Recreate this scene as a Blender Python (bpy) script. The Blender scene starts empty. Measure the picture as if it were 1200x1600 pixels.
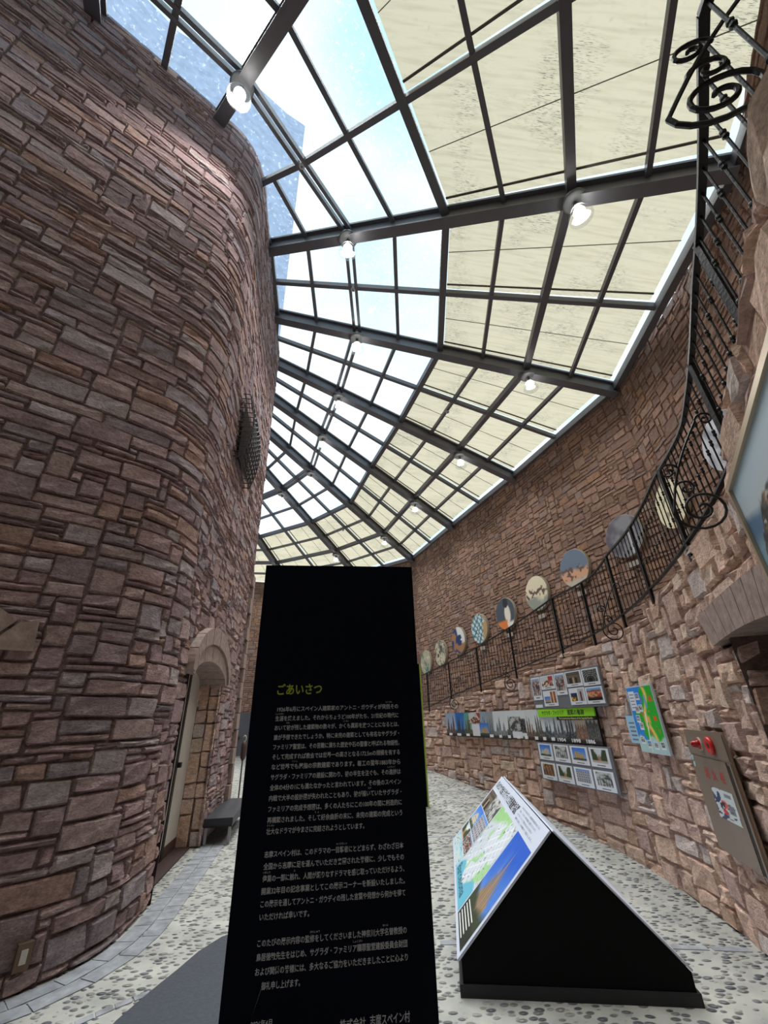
import bpy, math, random
import numpy as np
from mathutils import Vector, Matrix

C = bpy.context.scene.collection
random.seed(7)
rng = np.random.default_rng(7)

# ------------------------------------------------------------------ camera, light, exposure
EYE = 1.6
zc = np.array([-40., 1293., 645.]); zc /= np.linalg.norm(zc)          # world up seen by the camera (right, up, forward)
yc = np.array([0, 0, 1.]) - zc * zc[2]; yc /= np.linalg.norm(yc)
xc = np.cross(yc, zc)
if xc[0] < 0: xc = -xc
AX = np.array([xc, yc, zc])                                            # world = AX @ (right, up, forward)
cam = bpy.data.cameras.new('camera'); cam_o = bpy.data.objects.new('camera', cam); C.objects.link(cam_o)
r_, u_, f_ = AX[:, 0], AX[:, 1], AX[:, 2]
cam_o.matrix_world = Matrix(((r_[0], u_[0], -f_[0], 0), (r_[1], u_[1], -f_[1], 0), (r_[2], u_[2], -f_[2], EYE), (0, 0, 0, 1)))
cam.sensor_fit = 'VERTICAL'; cam.sensor_height = 24.0; cam.lens = 24.0 * 645 / 1600
cam.clip_start = 0.02; cam.clip_end = 400
bpy.context.scene.camera = cam_o

sc = bpy.context.scene
sc.view_settings.view_transform = 'Standard'; sc.view_settings.look = 'None'
sc.view_settings.gamma = 1.0; sc.view_settings.use_curve_mapping = False
sc.view_settings.exposure = 1.3
SKY = .70
SUN = 2.7
LAMP = 85.0
try:
    sc.cycles.max_bounces = 10; sc.cycles.diffuse_bounces = 5; sc.cycles.transparent_max_bounces = 16
    sc.cycles.use_denoising = True
except Exception: pass

w = bpy.data.worlds.new('overcast_sky'); sc.world = w; w.use_nodes = True
nt = w.node_tree; nt.nodes.clear()
wo = nt.nodes.new('ShaderNodeOutputWorld'); bg = nt.nodes.new('ShaderNodeBackground')
tc = nt.nodes.new('ShaderNodeTexCoord'); nz = nt.nodes.new('ShaderNodeTexNoise'); cr = nt.nodes.new('ShaderNodeValToRGB')
nz.inputs['Scale'].default_value = 2.2; nz.inputs['Detail'].default_value = 4
cr.color_ramp.elements[0].position = .38; cr.color_ramp.elements[0].color = (.40, .60, .72, 1)
cr.color_ramp.elements[1].position = .62; cr.color_ramp.elements[1].color = (.78, .88, .93, 1)
nt.links.new(tc.outputs['Generated'], nz.inputs['Vector']); nt.links.new(nz.outputs['Fac'], cr.inputs['Fac'])
nt.links.new(cr.outputs['Color'], bg.inputs['Color']); bg.inputs['Strength'].default_value = SKY
nt.links.new(bg.outputs['Background'], wo.inputs['Surface'])

sl = bpy.data.lights.new('sun', 'SUN'); so = bpy.data.objects.new('sun', sl); C.objects.link(so)
sl.energy = SUN; sl.angle = math.radians(38); sl.color = (1, .985, .96)
so.rotation_euler = Vector((.10, -.22, -1)).to_track_quat('-Z', 'Y').to_euler()   # veiled sun, high up

# ------------------------------------------------------------------ helpers
def lin(*c):
    return tuple(((v / 255) / 12.92 if v / 255 <= .04045 else ((v / 255 + .055) / 1.055) ** 2.4) for v in c)
def lina(a):
    a = np.clip(np.asarray(a, float) / 255, 0, 1)
    return np.where(a <= .04045, a / 12.92, ((a + .055) / 1.055) ** 2.4)

MATS = {}
def mat(name, rgb, rough=.6, metal=0., spec=.5, noise=0., nscale=20., bump=0., emit=0.):
    if name in MATS: return MATS[name]
    m = bpy.data.materials.new(name); m.use_nodes = True; t = m.node_tree
    b = t.nodes['Principled BSDF']; col = lin(*rgb)
    b.inputs['Roughness'].default_value = rough; b.inputs['Metallic'].default_value = metal
    b.inputs['Specular IOR Level'].default_value = spec
    b.inputs['Base Color'].default_value = (*col, 1)
    if noise or bump:
        tc = t.nodes.new('ShaderNodeTexCoord'); n = t.nodes.new('ShaderNodeTexNoise'); n.inputs['Scale'].default_value = nscale
        n.inputs['Detail'].default_value = 6
        t.links.new(tc.outputs['Object'], n.inputs['Vector'])
        if noise:
            r = t.nodes.new('ShaderNodeValToRGB')
            r.color_ramp.elements[0].position = .3; r.color_ramp.elements[1].position = .7
            r.color_ramp.elements[0].color = (*[c * (1 - noise) for c in col], 1)
            r.color_ramp.elements[1].color = (*[min(1, c * (1 + noise)) for c in col], 1)
            t.links.new(n.outputs['Fac'], r.inputs['Fac']); t.links.new(r.outputs['Color'], b.inputs['Base Color'])
        if bump:
            bn = t.nodes.new('ShaderNodeBump'); bn.inputs['Strength'].default_value = bump; bn.inputs['Distance'].default_value = .02
            t.links.new(n.outputs['Fac'], bn.inputs['Height']); t.links.new(bn.outputs['Normal'], b.inputs['Normal'])
    if emit:
        b.inputs['Emission Color'].default_value = (*col, 1); b.inputs['Emission Strength'].default_value = emit
    MATS[name] = m; return m

def attr_mat(name, rough=.5, spec=.3, stone=False, bump=.0):
    """Colour from the mesh's own colour attribute (prints, paintings, stones)."""
    m = bpy.data.materials.new(name); m.use_nodes = True; t = m.node_tree; b = t.nodes['Principled BSDF']
    b.inputs['Roughness'].default_value = rough; b.inputs['Specular IOR Level'].default_value = spec
    a = t.nodes.new('ShaderNodeVertexColor'); a.layer_name = 'tint'
    if not stone:
        t.links.new(a.outputs['Color'], b.inputs['Base Color']); return m
    tc = t.nodes.new('ShaderNodeTexCoord')
    n1 = t.nodes.new('ShaderNodeTexNoise'); n1.inputs['Scale'].default_value = 12; n1.inputs['Detail'].default_value = 8; n1.inputs['Roughness'].default_value = .68
    n2 = t.nodes.new('ShaderNodeTexNoise'); n2.inputs['Scale'].default_value = 42; n2.inputs['Detail'].default_value = 5; n2.inputs['Roughness'].default_value = .7
    mp = t.nodes.new('ShaderNodeMapping'); mp.inputs['Scale'].default_value = (1, 1, 2.0)
    t.links.new(tc.outputs['Object'], mp.inputs['Vector'])
    t.links.new(mp.outputs['Vector'], n1.inputs['Vector']); t.links.new(mp.outputs['Vector'], n2.inputs['Vector'])
    r = t.nodes.new('ShaderNodeMapRange'); r.inputs['From Min'].default_value = .3; r.inputs['From Max'].default_value = .72
    r.inputs['To Min'].default_value = .68; r.inputs['To Max'].default_value = 1.28
    t.links.new(n1.outputs['Fac'], r.inputs['Value'])
    r2 = t.nodes.new('ShaderNodeMapRange'); r2.inputs['From Min'].default_value = .3; r2.inputs['From Max'].default_value = .7
    r2.inputs['To Min'].default_value = .66; r2.inputs['To Max'].default_value = 1.32
    t.links.new(n2.outputs['Fac'], r2.inputs['Value'])
    mu = t.nodes.new('ShaderNodeMath'); mu.operation = 'MULTIPLY'
    t.links.new(r.outputs['Result'], mu.inputs[0]); t.links.new(r2.outputs['Result'], mu.inputs[1])
    mx = t.nodes.new('ShaderNodeVectorMath'); mx.operation = 'SCALE'
    t.links.new(a.outputs['Color'], mx.inputs[0]); t.links.new(mu.outputs['Value'], mx.inputs['Scale'])
    t.links.new(mx.outputs['Vector'], b.inputs['Base Color'])
    ad = t.nodes.new('ShaderNodeMath'); ad.operation = 'MULTIPLY_ADD'; ad.inputs[1].default_value = .55
    t.links.new(n2.outputs['Fac'], ad.inputs[0]); t.links.new(n1.outputs['Fac'], ad.inputs[2])
    bn = t.nodes.new('ShaderNodeBump'); bn.inputs['Strength'].default_value = bump; bn.inputs['Distance'].default_value = .18
    t.links.new(ad.outputs['Value'], bn.inputs['Height']); t.links.new(bn.outputs['Normal'], b.inputs['Normal'])
    return m

class MB:
    """Collects simple solids and links them as ONE mesh object."""
    def __init__(s): s.v = []; s.f = []
    def add(s, vs, fs):
        o = len(s.v); s.v += [tuple(map(float, p)) for p in vs]; s.f += [tuple(i + o for i in f) for f in fs]; return s
    def box(s, lo, hi):
        x0, y0, z0 = lo; x1, y1, z1 = hi
        return s.hexa([(x0, y0, z0), (x1, y0, z0), (x1, y1, z0), (x0, y1, z0), (x0, y0, z1), (x1, y0, z1), (x1, y1, z1), (x0, y1, z1)])
    def hexa(s, p):
        return s.add(p, [(0, 3, 2, 1), (4, 5, 6, 7), (0, 1, 5, 4), (1, 2, 6, 5), (2, 3, 7, 6), (3, 0, 4, 7)])
    def bar(s, a, b, w, h, up=(0, 0, 1), dz=0.):
        """box beam from a to b, width w, from dz-h to dz along up"""
        a = Vector(a); b = Vector(b); d = (b - a).normalized(); up = Vector(up)
        sd = d.cross(up).normalized(); up = sd.cross(d).normalized()
        p = []
        for q in (a, b):
            for sx, sz in ((-1, dz - h), (1, dz - h), (1, dz), (-1, dz)): p.append(q + sd * (w / 2 * sx) + up * sz)
        return s.add(p, [(0, 1, 2, 3), (7, 6, 5, 4), (0, 4, 5, 1), (1, 5, 6, 2), (2, 6, 7, 3), (3, 7, 4, 0)])
    def tube(s, pts, r, n=6, cap=True):
        pts = [Vector(p) for p in pts]; rs = r if isinstance(r, (list, tuple)) else [r] * len(pts)
        ref = None; rings = []
        for i, p in enumerate(pts):
            d = (pts[min(i + 1, len(pts) - 1)] - pts[max(i - 1, 0)]).normalized()
            if ref is None: ref = d.orthogonal().normalized()
            x = (ref - d * ref.dot(d)); x = x.normalized() if x.length > 1e-6 else d.orthogonal().normalized()
            ref = x; y = d.cross(x)
            rings.append([p + (x * math.cos(2 * math.pi * k / n) + y * math.sin(2 * math.pi * k / n)) * rs[i] for k in range(n)])
        fs = []
        for i in range(len(pts) - 1):
            for k in range(n): fs.append((i * n + k, i * n + (k + 1) % n, (i + 1) * n + (k + 1) % n, (i + 1) * n + k))
        if cap: fs += [tuple(reversed(range(n))), tuple((len(pts) - 1) * n + k for k in range(n))]
        return s.add([p for g in rings for p in g], fs)
    def lathe(s, c, prof, n=20, axis=(0, 0, 1)):
        ax = Vector(axis).normalized(); x = ax.orthogonal().normalized(); y = ax.cross(x); c = Vector(c)
        vs = [c + ax * h + (x * math.cos(2 * math.pi * k / n) + y * math.sin(2 * math.pi * k / n)) * r for r, h in prof for k in range(n)]
        fs = [(i * n + k, i * n + (k + 1) % n, (i + 1) * n + (k + 1) % n, (i + 1) * n + k) for i in range(len(prof) - 1) for k in range(n)]
        fs += [tuple(reversed(range(n))), tuple((len(prof) - 1) * n + k for k in range(n))]
        return s.add(vs, fs)
    def quad(s, a, b, c, d): return s.add([a, b, c, d], [(0, 1, 2, 3)])
    def build(s, name, m, parent=None, smooth=False, base=None):
        me = bpy.data.meshes.new(name)
        org = Vector(base) if base is not None else Vector((0, 0, 0))
        me.from_pydata([Vector(p) - org for p in s.v], [], s.f); me.materials.append(m); me.update()
        if smooth: me.polygons.foreach_set('use_smooth', [True] * len(me.polygons))
        o = bpy.data.objects.new(name, me); C.objects.link(o); o.location = org
        if parent is not None: attach(o, parent)
        return o
def attach(o, p):
    """parent, keeping the world place (things are never rotated or scaled)"""
    wl = Vector((0, 0, 0)); q = p
    while q is not None: wl = wl + q.location; q = q.parent
    o.location = o.location - wl; o.parent = p
def tag(o, label=None, cat=None, group=None, kind=None):
    if label: o['label'] = label
    if cat: o['category'] = cat
    if group: o['group'] = group
    if kind: o['kind'] = kind
    return o
def thing(name, loc, label, cat, group=None):
    o = bpy.data.objects.new(name, None); C.objects.link(o); o.location = loc; o.empty_display_size = .1
    return tag(o, label, cat, group)
def struct(o, label=None, cat=None): return tag(o, label, cat, kind='structure')

def grid_mesh(name, P, col, m, parent=None, smooth=False):
    """P: (ny,nx,3) points, col: (ny,nx,3) linear colours"""
    ny, nx = P.shape[:2]; v = P.reshape(-1, 3)
    i = np.arange((ny - 1) * (nx - 1)); a = (i // (nx - 1)) * nx + i % (nx - 1)
    f = np.stack([a, a + 1, a + nx + 1, a + nx], 1)
    me = bpy.data.meshes.new(name); me.from_pydata(v.tolist(), [], f.tolist()); me.materials.append(m)
    at = me.color_attributes.new('tint', 'FLOAT_COLOR', 'POINT')
    at.data.foreach_set('color', np.concatenate([col.reshape(-1, 3), np.ones((nx * ny, 1))], 1).astype(np.float32).ravel())
    if smooth: me.polygons.foreach_set('use_smooth', [True] * len(me.polygons))
    o = bpy.data.objects.new(name, me); C.objects.link(o)
    if parent is not None: attach(o, parent)
    return o

class Frame:
    """A flat rectangle standing in the place: p0 (left foot) to p1 (right foot) in plan, heights z0..z1; d goes towards the viewer side."""
    def __init__(s, p0, p1, z0, z1):
        s.p0 = np.array([*p0[:2], z0]); s.u = np.array([p1[0] - p0[0], p1[1] - p0[1], 0.]); s.L = np.linalg.norm(s.u); s.v = np.array([0, 0, z1 - z0]); s.H = z1 - z0
        t = s.u / s.L; s.n = np.array([t[1], -t[0], 0]); s.ud = t; s.vd = np.array([0, 0, 1.])
    def at(s, u, v, d=0.): return s.p0 + s.u * u + s.v * v + s.n * d
def RFrame(p0, p1, z0, z1, back=.07):
    f = Frame(p0, p1, z0, z1); f.p0 = f.p0 - f.n * back; return f
class SlantFrame(Frame):
    def __init__(s, a, b, c):                                          # a origin, b end of u, c end of v
        a, b, c = map(np.array, (a, b, c)); s.p0 = a; s.u = b - a; s.v = c - a; s.L = np.linalg.norm(s.u); s.H = np.linalg.norm(s.v)
        s.ud = s.u / s.L; s.vd = s.v / s.H; s.n = np.cross(s.ud, s.vd); s.n /= np.linalg.norm(s.n)
def slab(F, u0, u1, v0, v1, d0, d1, mb=None):
    mb = mb or MB()
    return mb.hexa([F.at(u0, v0, d0), F.at(u1, v0, d0), F.at(u1, v1, d0), F.at(u0, v1, d0), F.at(u0, v0, d1), F.at(u1, v0, d1), F.at(u1, v1, d1), F.at(u0, v1, d1)])
PRINT = attr_mat('printed_paper', .55, .3)
PAINT = attr_mat('painted_surface', .5, .3)
def picture(name, F, u0, u1, v0, v1, d, fn, nx, ny, parent, m=None):
    U, V = np.meshgrid(np.linspace(0, 1, nx), np.linspace(0, 1, ny))
    P = F.p0 + F.u * (u0 + (u1 - u0) * U)[..., None] + F.v * (v0 + (v1 - v0) * V)[..., None] + F.n * d
    return grid_mesh(name, P, lina(fn(U, V)), m or PRINT, parent)
def text(name, F, items, d, m, parent, bold=0.):
    """items: (string, u metres, v metres of the baseline, width metres or None, size metres); one mesh"""
    vs, fs = [], []
    for s, x, y, wd, size in items:
        c = bpy.data.curves.new('t', 'FONT'); c.body = s; c.size = 1; c.resolution_u = 2; c.offset = bold
        o = bpy.data.objects.new('t', c); C.objects.link(o)
        dg = bpy.context.evaluated_depsgraph_get(); me = bpy.data.meshes.new_from_object(o.evaluated_get(dg))
        co = np.zeros(len(me.vertices) * 3); me.vertices.foreach_get('co', co); co = co.reshape(-1, 3)
        if len(co):
            xs = co[:, 0] - co[:, 0].min(); ext = xs.max()
            kx = (wd / ext) if wd else size
            off = len(vs)
            for a, b in zip(xs * kx, co[:, 1] * size):
                vs.append(tuple(F.p0 + F.ud * (x + a) + F.vd * (y + b) + F.n * d))
            fs += [tuple(i + off for i in p.vertices) for p in me.polygons]
        bpy.data.objects.remove(o); bpy.data.meshes.remove(me); bpy.data.curves.remove(c)
    return MB().add(vs, fs).build(name, m, parent)

# ------------------------------------------------------------------ stone masonry
def sm(x, a, b): t = np.clip((x - a) / (b - a), 0, 1); return t * t * (3 - 2 * t)
class Curve2:
    def __init__(s, pts, smooth=True, step=.05):
        P = np.array(pts, float)
        if smooth:
            Q = np.vstack([2 * P[0] - P[1], P, 2 * P[-1] - P[-2]]); out = []
            for i in range(1, len(Q) - 2):
                a, b, c, d = Q[i - 1:i + 3]; n = max(2, int(np.linalg.norm(c - b) / step))
                for t in np.linspace(0, 1, n, endpoint=False):
                    out.append(.5 * ((2 * b) + (-a + c) * t + (2 * a - 5 * b + 4 * c - d) * t * t + (-a + 3 * b - 3 * c + d) * t ** 3))
            P = np.array(out + [P[-1]])
        s.P = P; sg = np.hypot(*np.diff(P, axis=0).T); s.S = np.r_[0, np.cumsum(sg)]; s.len = s.S[-1]
        T = np.gradient(P, axis=0) if smooth else None
        if T is None:
            d = np.diff(P, axis=0); d /= np.linalg.norm(d, axis=1)[:, None]; T = np.vstack([d[:1], d[:-1] + d[1:], d[-1:]])
        T /= np.linalg.norm(T, axis=1)[:, None]; s.N = np.stack([T[:, 1], -T[:, 0]], 1)
    def xy(s, q): return np.stack([np.interp(q, s.S, s.P[:, 0]), np.interp(q, s.S, s.P[:, 1])], -1)
    def n(s, q):
        n = np.stack([np.interp(q, s.S, s.N[:, 0]), np.interp(q, s.S, s.N[:, 1])], -1); return n / np.linalg.norm(n, axis=-1, keepdims=True)
    def pt(s, q, z, d=0.):
        p = s.xy(q) + s.n(q) * np.asarray(d)[..., None] if np.ndim(d) else s.xy(q) + s.n(q) * d
        return np.concatenate([p, np.broadcast_to(np.asarray(z, float)[..., None], p.shape[:-1] + (1,))], -1)
    def near(s, x, y): return s.S[np.argmin(np.hypot(s.P[:, 0] - x, s.P[:, 1] - y))]

def masonry(name, cv, s0, s1, z0, z1, cw, ch, sizes, palette, mortar, m, skip=None, gap=.006, depth=(.0, .02), rough=.006, back=-.016, seed=1, jit=.007, bev=.014, off=None):
    off = off or (lambda q: np.zeros(np.shape(q)))
    g = np.random.default_rng(seed)
    nx = max(1, int(round((s1 - s0) / cw))); nz = max(1, int(round((z1 - z0) / ch))); cw = (s1 - s0) / nx; ch = (z1 - z0) / nz
    occ = np.zeros((nz, nx), bool)
    if skip is not None:
        SS, ZZ = np.meshgrid(s0 + (np.arange(nx) + .5) * cw, z0 + (np.arange(nz) + .5) * ch)
        occ = skip(SS, ZZ).astype(bool)
    wts = np.array([q[2] for q in sizes], float); wts /= wts.sum(); pal = lina(np.array([p[:3] for p in palette])); pw = np.array([p[3] for p in palette], float); pw /= pw.sum()
    V, F, K = [], [], []; nv = 0; mort = lina(np.array(mortar))
    # unbroken mortar wall behind the stones (open only at doorways)
    for i in range(nx):
        j = 0
        while j < nz:
            if occ[j, i]: j += 1; continue
            k = j
            while k < nz and not occ[k, i]: k += 1
            V.append(cv.pt(np.array([s0 + i * cw, s0 + (i + 1) * cw, s0 + (i + 1) * cw, s0 + i * cw]), np.array([z0 + j * ch, z0 + j * ch, z0 + k * ch, z0 + k * ch]), back - .02 + off(np.array([s0 + i * cw, s0 + (i + 1) * cw, s0 + (i + 1) * cw, s0 + i * cw]))))
            F.append([(nv, nv + 1, nv + 2, nv + 3)]); K.append(np.repeat(mort[None], 4, 0)); nv += 4; j = k
    for j in range(nz):
        for i in range(nx):
            if occ[j, i]: continue
            q = sizes[g.choice(len(sizes), p=wts)]; wq = int(q[0] + g.integers(-1, 2) * (q[0] > 2)); hq = int(q[1])
            a = 1
            while a < wq and i + a < nx and not occ[j, i + a]: a += 1
            b = 1
            while b < hq and j + b < nz and not occ[j + b, i:i + a].any(): b += 1
            occ[j:j + b, i:i + a] = True
            sa, sb = s0 + i * cw, s0 + (i + a) * cw; za, zb = z0 + j * ch, z0 + (j + b) * ch
            W, H = sb - sa, zb - za
            # mortar bed behind the stone
            ps = np.array([sa, sb, sb, sa]); pz = np.array([za, za, zb, zb])
            V.append(cv.pt(ps, pz, back + off(ps))); F.append([(nv, nv + 1, nv + 2, nv + 3)]); K.append(np.repeat(mort[None], 4, 0)); nv += 4
            gw, gh = min(gap, W * .2), min(gap, H * .2)
            nu = int(np.clip(round(W / .13), 2, 7)); nw = int(np.clip(round(H / .11), 2, 4)); be = min(bev, W * .25, H * .25)
            us = np.r_[gw, gw + be, np.linspace(gw + be, W - gw - be, nu + 1)[1:-1], W - gw - be, W - gw]
            vsn = np.r_[gh, gh + be, np.linspace(gh + be, H - gh - be, nw + 1)[1:-1], H - gh - be, H - gh]
            UU, VV = np.meshgrid(us, vsn); n_r, n_c = UU.shape
            # skewed, jittered outline
            cj = g.normal(0, jit, (4, 2)); cj[:, 0] = np.clip(cj[:, 0], -W * .15, W * .15); cj[:, 1] = np.clip(cj[:, 1], -H * .13, H * .13)
            fu, fv = UU / W, VV / H
            dU = (1 - fu) * (1 - fv) * cj[0, 0] + fu * (1 - fv) * cj[1, 0] + fu * fv * cj[2, 0] + (1 - fu) * fv * cj[3, 0]
            dV = (1 - fu) * (1 - fv) * cj[0, 1] + fu * (1 - fv) * cj[1, 1] + fu * fv * cj[2, 1] + (1 - fu) * fv * cj[3, 1]
            inner = np.zeros((n_r, n_c), bool); inner[1:-1, 1:-1] = True
            d = np.where(inner, g.uniform(*depth) + g.normal(0, rough, (n_r, n_c)) + g.normal(0, rough) * (fu - .5) + g.normal(0, rough * 1.5) * (fv - .5), back - .005)
            jn = g.normal(0, jit * .45, (2, n_r, n_c))
            Sx = sa + UU + dU + jn[0]; Zx = za + VV + dV + jn[1]
            V.append(cv.pt(Sx.ravel(), Zx.ravel(), d.ravel() + off(Sx.ravel())))
            ii = np.arange((n_r - 1) * (n_c - 1)); aa = (ii // (n_c - 1)) * n_c + ii % (n_c - 1) + nv
            F.append(np.stack([aa, aa + 1, aa + n_c + 1, aa + n_c], 1).tolist())
            c = pal[g.choice(len(pal), p=pw)] * g.uniform(.88, 1.12)
            K.append(np.repeat(c[None], n_r * n_c, 0)); nv += n_r * n_c
    me = bpy.data.meshes.new(name); me.from_pydata(np.concatenate(V).tolist(), [], [f for fs in F for f in fs]); me.materials.append(m)
    at = me.color_attributes.new('tint', 'FLOAT_COLOR', 'POINT'); K = np.concatenate(K)
    at.data.foreach_set('color', np.concatenate([K, np.ones((len(K), 1))], 1).astype(np.float32).ravel())
    o = bpy.data.objects.new(name, me); C.objects.link(o); return struct(o)

STONE_L = attr_mat('rough_slate_stone', .9, .15, True, .7)
STONE_R = attr_mat('rough_sandstone', .92, .12, True, .45)
STONE_B = attr_mat('brown_fieldstone', .92, .1, True, .4)
DRESSED = mat('dressed_stone', (150, 130, 122), .9, noise=.22, nscale=14, bump=.5)
PAL_L = [(190, 160, 157, 3), (180, 153, 153, 3), (196, 168, 164, 2), (176, 160, 164, 1.6), (194, 160, 148, 1), (170, 146, 148, 1.5), (194, 177, 175, 1)]
PAL_R = [(220, 188, 170, 3), (210, 180, 166, 3), (226, 200, 182, 2), (206, 172, 152, 2), (206, 190, 184, 2), (222, 190, 170, .8), (196, 168, 158, 1.5)]
PAL_B = [(146, 120, 106, 3), (140, 115, 102, 3), (152, 126, 112, 2), (132, 110, 100, 2), (148, 118, 98, 1), (142, 124, 116, 1)]

# ------------------------------------------------------------------ plans (metres)
POL = [(3.1, 11.618), (5, 10.914), (7, 10.257), (9, 9.67), (11, 9.144), (13, 8.662), (15, 8.22), (17, 7.812), (19, 7.432), (21, 7.077), (23, 6.739), (25, 6.381), (27, 5.993), (29, 5.573), (31, 5.118), (33, 4.624), (35, 4.112), (37, 3.652), (39, 3.241), (41, 2.875), (43, 2.548), (45, 2.257), (48, 1.897), (51, 1.62), (54, 1.403), (57, 1.229), (60, 1.088), (63, .985)]
low_pts = [(-3, 18.2), (-1.7, 16.2), (-.6, 14.3), (.15, 12.8)] + [(r * math.sin(math.radians(a)), r * math.cos(math.radians(a))) for a, r in POL] + [(.84, .25), (.86, -.1), (.95, -.7), (1.15, -2), (1.2, -4.6)]
LOW = Curve2(low_pts)
def polar(a): return np.interp(a, [p[0] for p in POL], [p[1] for p in POL])
def low_s(alpha):
    r = polar(alpha); return LOW.near(r * math.sin(math.radians(alpha)), r * math.cos(math.radians(alpha)))
KA = np.array([-10, -2, 1, 4.6, 7.5, 11.1, 15.7, 21.5, 28.7, 32.2, 37]); KZ = np.array([.25, 1.1, 1.5, 1.76, 1.95, 2.1, 2.25, 2.40, 2.56, 2.63, 2.66])
KS = np.array([0, 2.4, 4.4] + [low_s(a) for a in KA[3:]])
def top_z(s): return np.interp(s, KS, KZ)                               # line the railing's foot follows
def step_z(s):                                                          # stepped top of the wall
    z = top_z(s); q = np.floor(z / .11 + .35) * .11 - .03; return np.where(s > KS[-1] - .3, 2.70 + .14 * sm(s, low_s(42), low_s(49)), q)

TOWER = Curve2([(-8.2, -1.2), (-6.1, .72), (-4.3, 2.32), (-3.35, 3.16), (-2.86, 3.62), (-2.52, 3.98), (-2.37, 4.36), (-2.36, 4.8), (-2.46, 5.4), (-2.63, 6.4), (-2.83, 7.5), (-3.05, 8.8), (-3.15, 9.4)])
TOWER_END = Curve2([(-3.15, 9.4), (-5.2, 14.2), (-6.4, 16.5), (-8.6, 17.2), (-12, 16.5)], False)
OUT = Curve2([(-12, 24.2), (-8.22, 24.34), (-5.963, 25.12), (-1.695, 23.366), (1.472, 20.942), (3.048, 16.811), (4.671, 12.683), (6.194, 8.359), (5.94, 5.45), (5.318, 3.197), (4.467, 1.667), (3.5, -2), (.5, -5.2), (-3, -7), (-9.4, -7.6), (-8.2, -1.2)], False)
def out_top(s):
    return np.interp(s, [OUT.near(6.194, 8.359), OUT.near(5.318, 3.197)], [9.34, 8.86])

# ------------------------------------------------------------------ floor
def floor_z(x, y): return np.clip(.08 * (y - 5.0), 0, .52) * sm(x, -1.3, .7)
def cobble():
    m = bpy.data.materials.new('pebble_mosaic'); m.use_nodes = True; t = m.node_tree; b = t.nodes['Principled BSDF']
    N = t.nodes.new; L = t.links.new
    b.inputs['Roughness'].default_value = .75; b.inputs['Specular IOR Level'].default_value = .3
    tc = N('ShaderNodeTexCoord'); wn = N('ShaderNodeTexNoise'); wn.inputs['Scale'].default_value = 1.3
    L(tc.outputs['Object'], wn.inputs['Vector'])
    mp = N('ShaderNodeMapping'); mp.inputs['Scale'].default_value = (15, 24, 0); mp.inputs['Rotation'].default_value = (0, 0, .35)
    mixv = N('ShaderNodeMixRGB'); mixv.blend_type = 'ADD'; mixv.inputs['Fac'].default_value = .14
    L(tc.outputs['Object'], mixv.inputs['Color1']); L(wn.outputs['Color'], mixv.inputs['Color2']); L(mixv.outputs['Color'], mp.inputs['Vector'])
    vo = N('ShaderNodeTexVoronoi'); vo.inputs['Scale'].default_value = 1.; vo.inputs['Randomness'].default_value = .7; L(mp.outputs['Vector'], vo.inputs['Vector'])
    sep = N('ShaderNodeSeparateColor'); L(vo.outputs['Color'], sep.inputs['Color'])
    rad = N('ShaderNodeMapRange'); rad.inputs['To Min'].default_value = .30; rad.inputs['To Max'].default_value = .52; L(sep.outputs['Red'], rad.inputs['Value'])
    sub = N('ShaderNodeMath'); sub.operation = 'SUBTRACT'; L(rad.outputs['Result'], sub.inputs[0]); L(vo.outputs['Distance'], sub.inputs[1])
    msk = N('ShaderNodeMapRange'); msk.inputs['From Min'].default_value = -.03; msk.inputs['From Max'].default_value = .05; L(sub.outputs['Value'], msk.inputs['Value'])
    pc = N('ShaderNodeValToRGB'); e = pc.color_ramp.elements
    e[0].position = 0; e[0].color = (*lin(94, 97, 104), 1); e[1].position = 1; e[1].color = (*lin(170, 168, 162), 1)
    x = e.new(.45); x.color = (*lin(122, 123, 126), 1); x = e.new(.75); x.color = (*lin(142, 140, 136), 1); L(sep.outputs['Green'], pc.inputs['Fac'])
    cn = N('ShaderNodeTexNoise'); cn.inputs['Scale'].default_value = 3.5; cn.inputs['Detail'].default_value = 6; L(tc.outputs['Object'], cn.inputs['Vector'])
    cc = N('ShaderNodeValToRGB'); cc.color_ramp.elements[0].position = .3; cc.color_ramp.elements[1].position = .7
    cc.color_ramp.elements[0].color = (*lin(146, 147, 144), 1); cc.color_ramp.elements[1].color = (*lin(180, 180, 173), 1); L(cn.outputs['Fac'], cc.inputs['Fac'])
    mx = N('ShaderNodeMixRGB'); L(msk.outputs['Result'], mx.inputs['Fac']); L(cc.outputs['Color'], mx.inputs['Color1']); L(pc.outputs['Color'], mx.inputs['Color2'])
    L(mx.outputs['Color'], b.inputs['Base Color'])
    hm = N('ShaderNodeMapRange'); hm.inputs['From Min'].default_value = -.05; hm.inputs['From Max'].default_value = .3; L(sub.outputs['Value'], hm.inputs['Value'])
    bn = N('ShaderNodeBump'); bn.inputs['Strength'].default_value = 1.; bn.inputs['Distance'].default_value = .03
    L(hm.outputs['Result'], bn.inputs['Height']); L(bn.outputs['Normal'], b.inputs['Normal']); return m
X, Y = np.meshgrid(np.linspace(-13, 8, 85), np.linspace(-8.5, 26.5, 141))
fl = grid_mesh('floor', np.stack([X, Y, floor_z(X, Y)], -1), np.ones((*X.shape, 3)), cobble(), None, True); struct(fl)
SETT = mat('grey_sett_stone', (140, 143, 149), .85, noise=.3, nscale=9, bump=.6)

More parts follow.
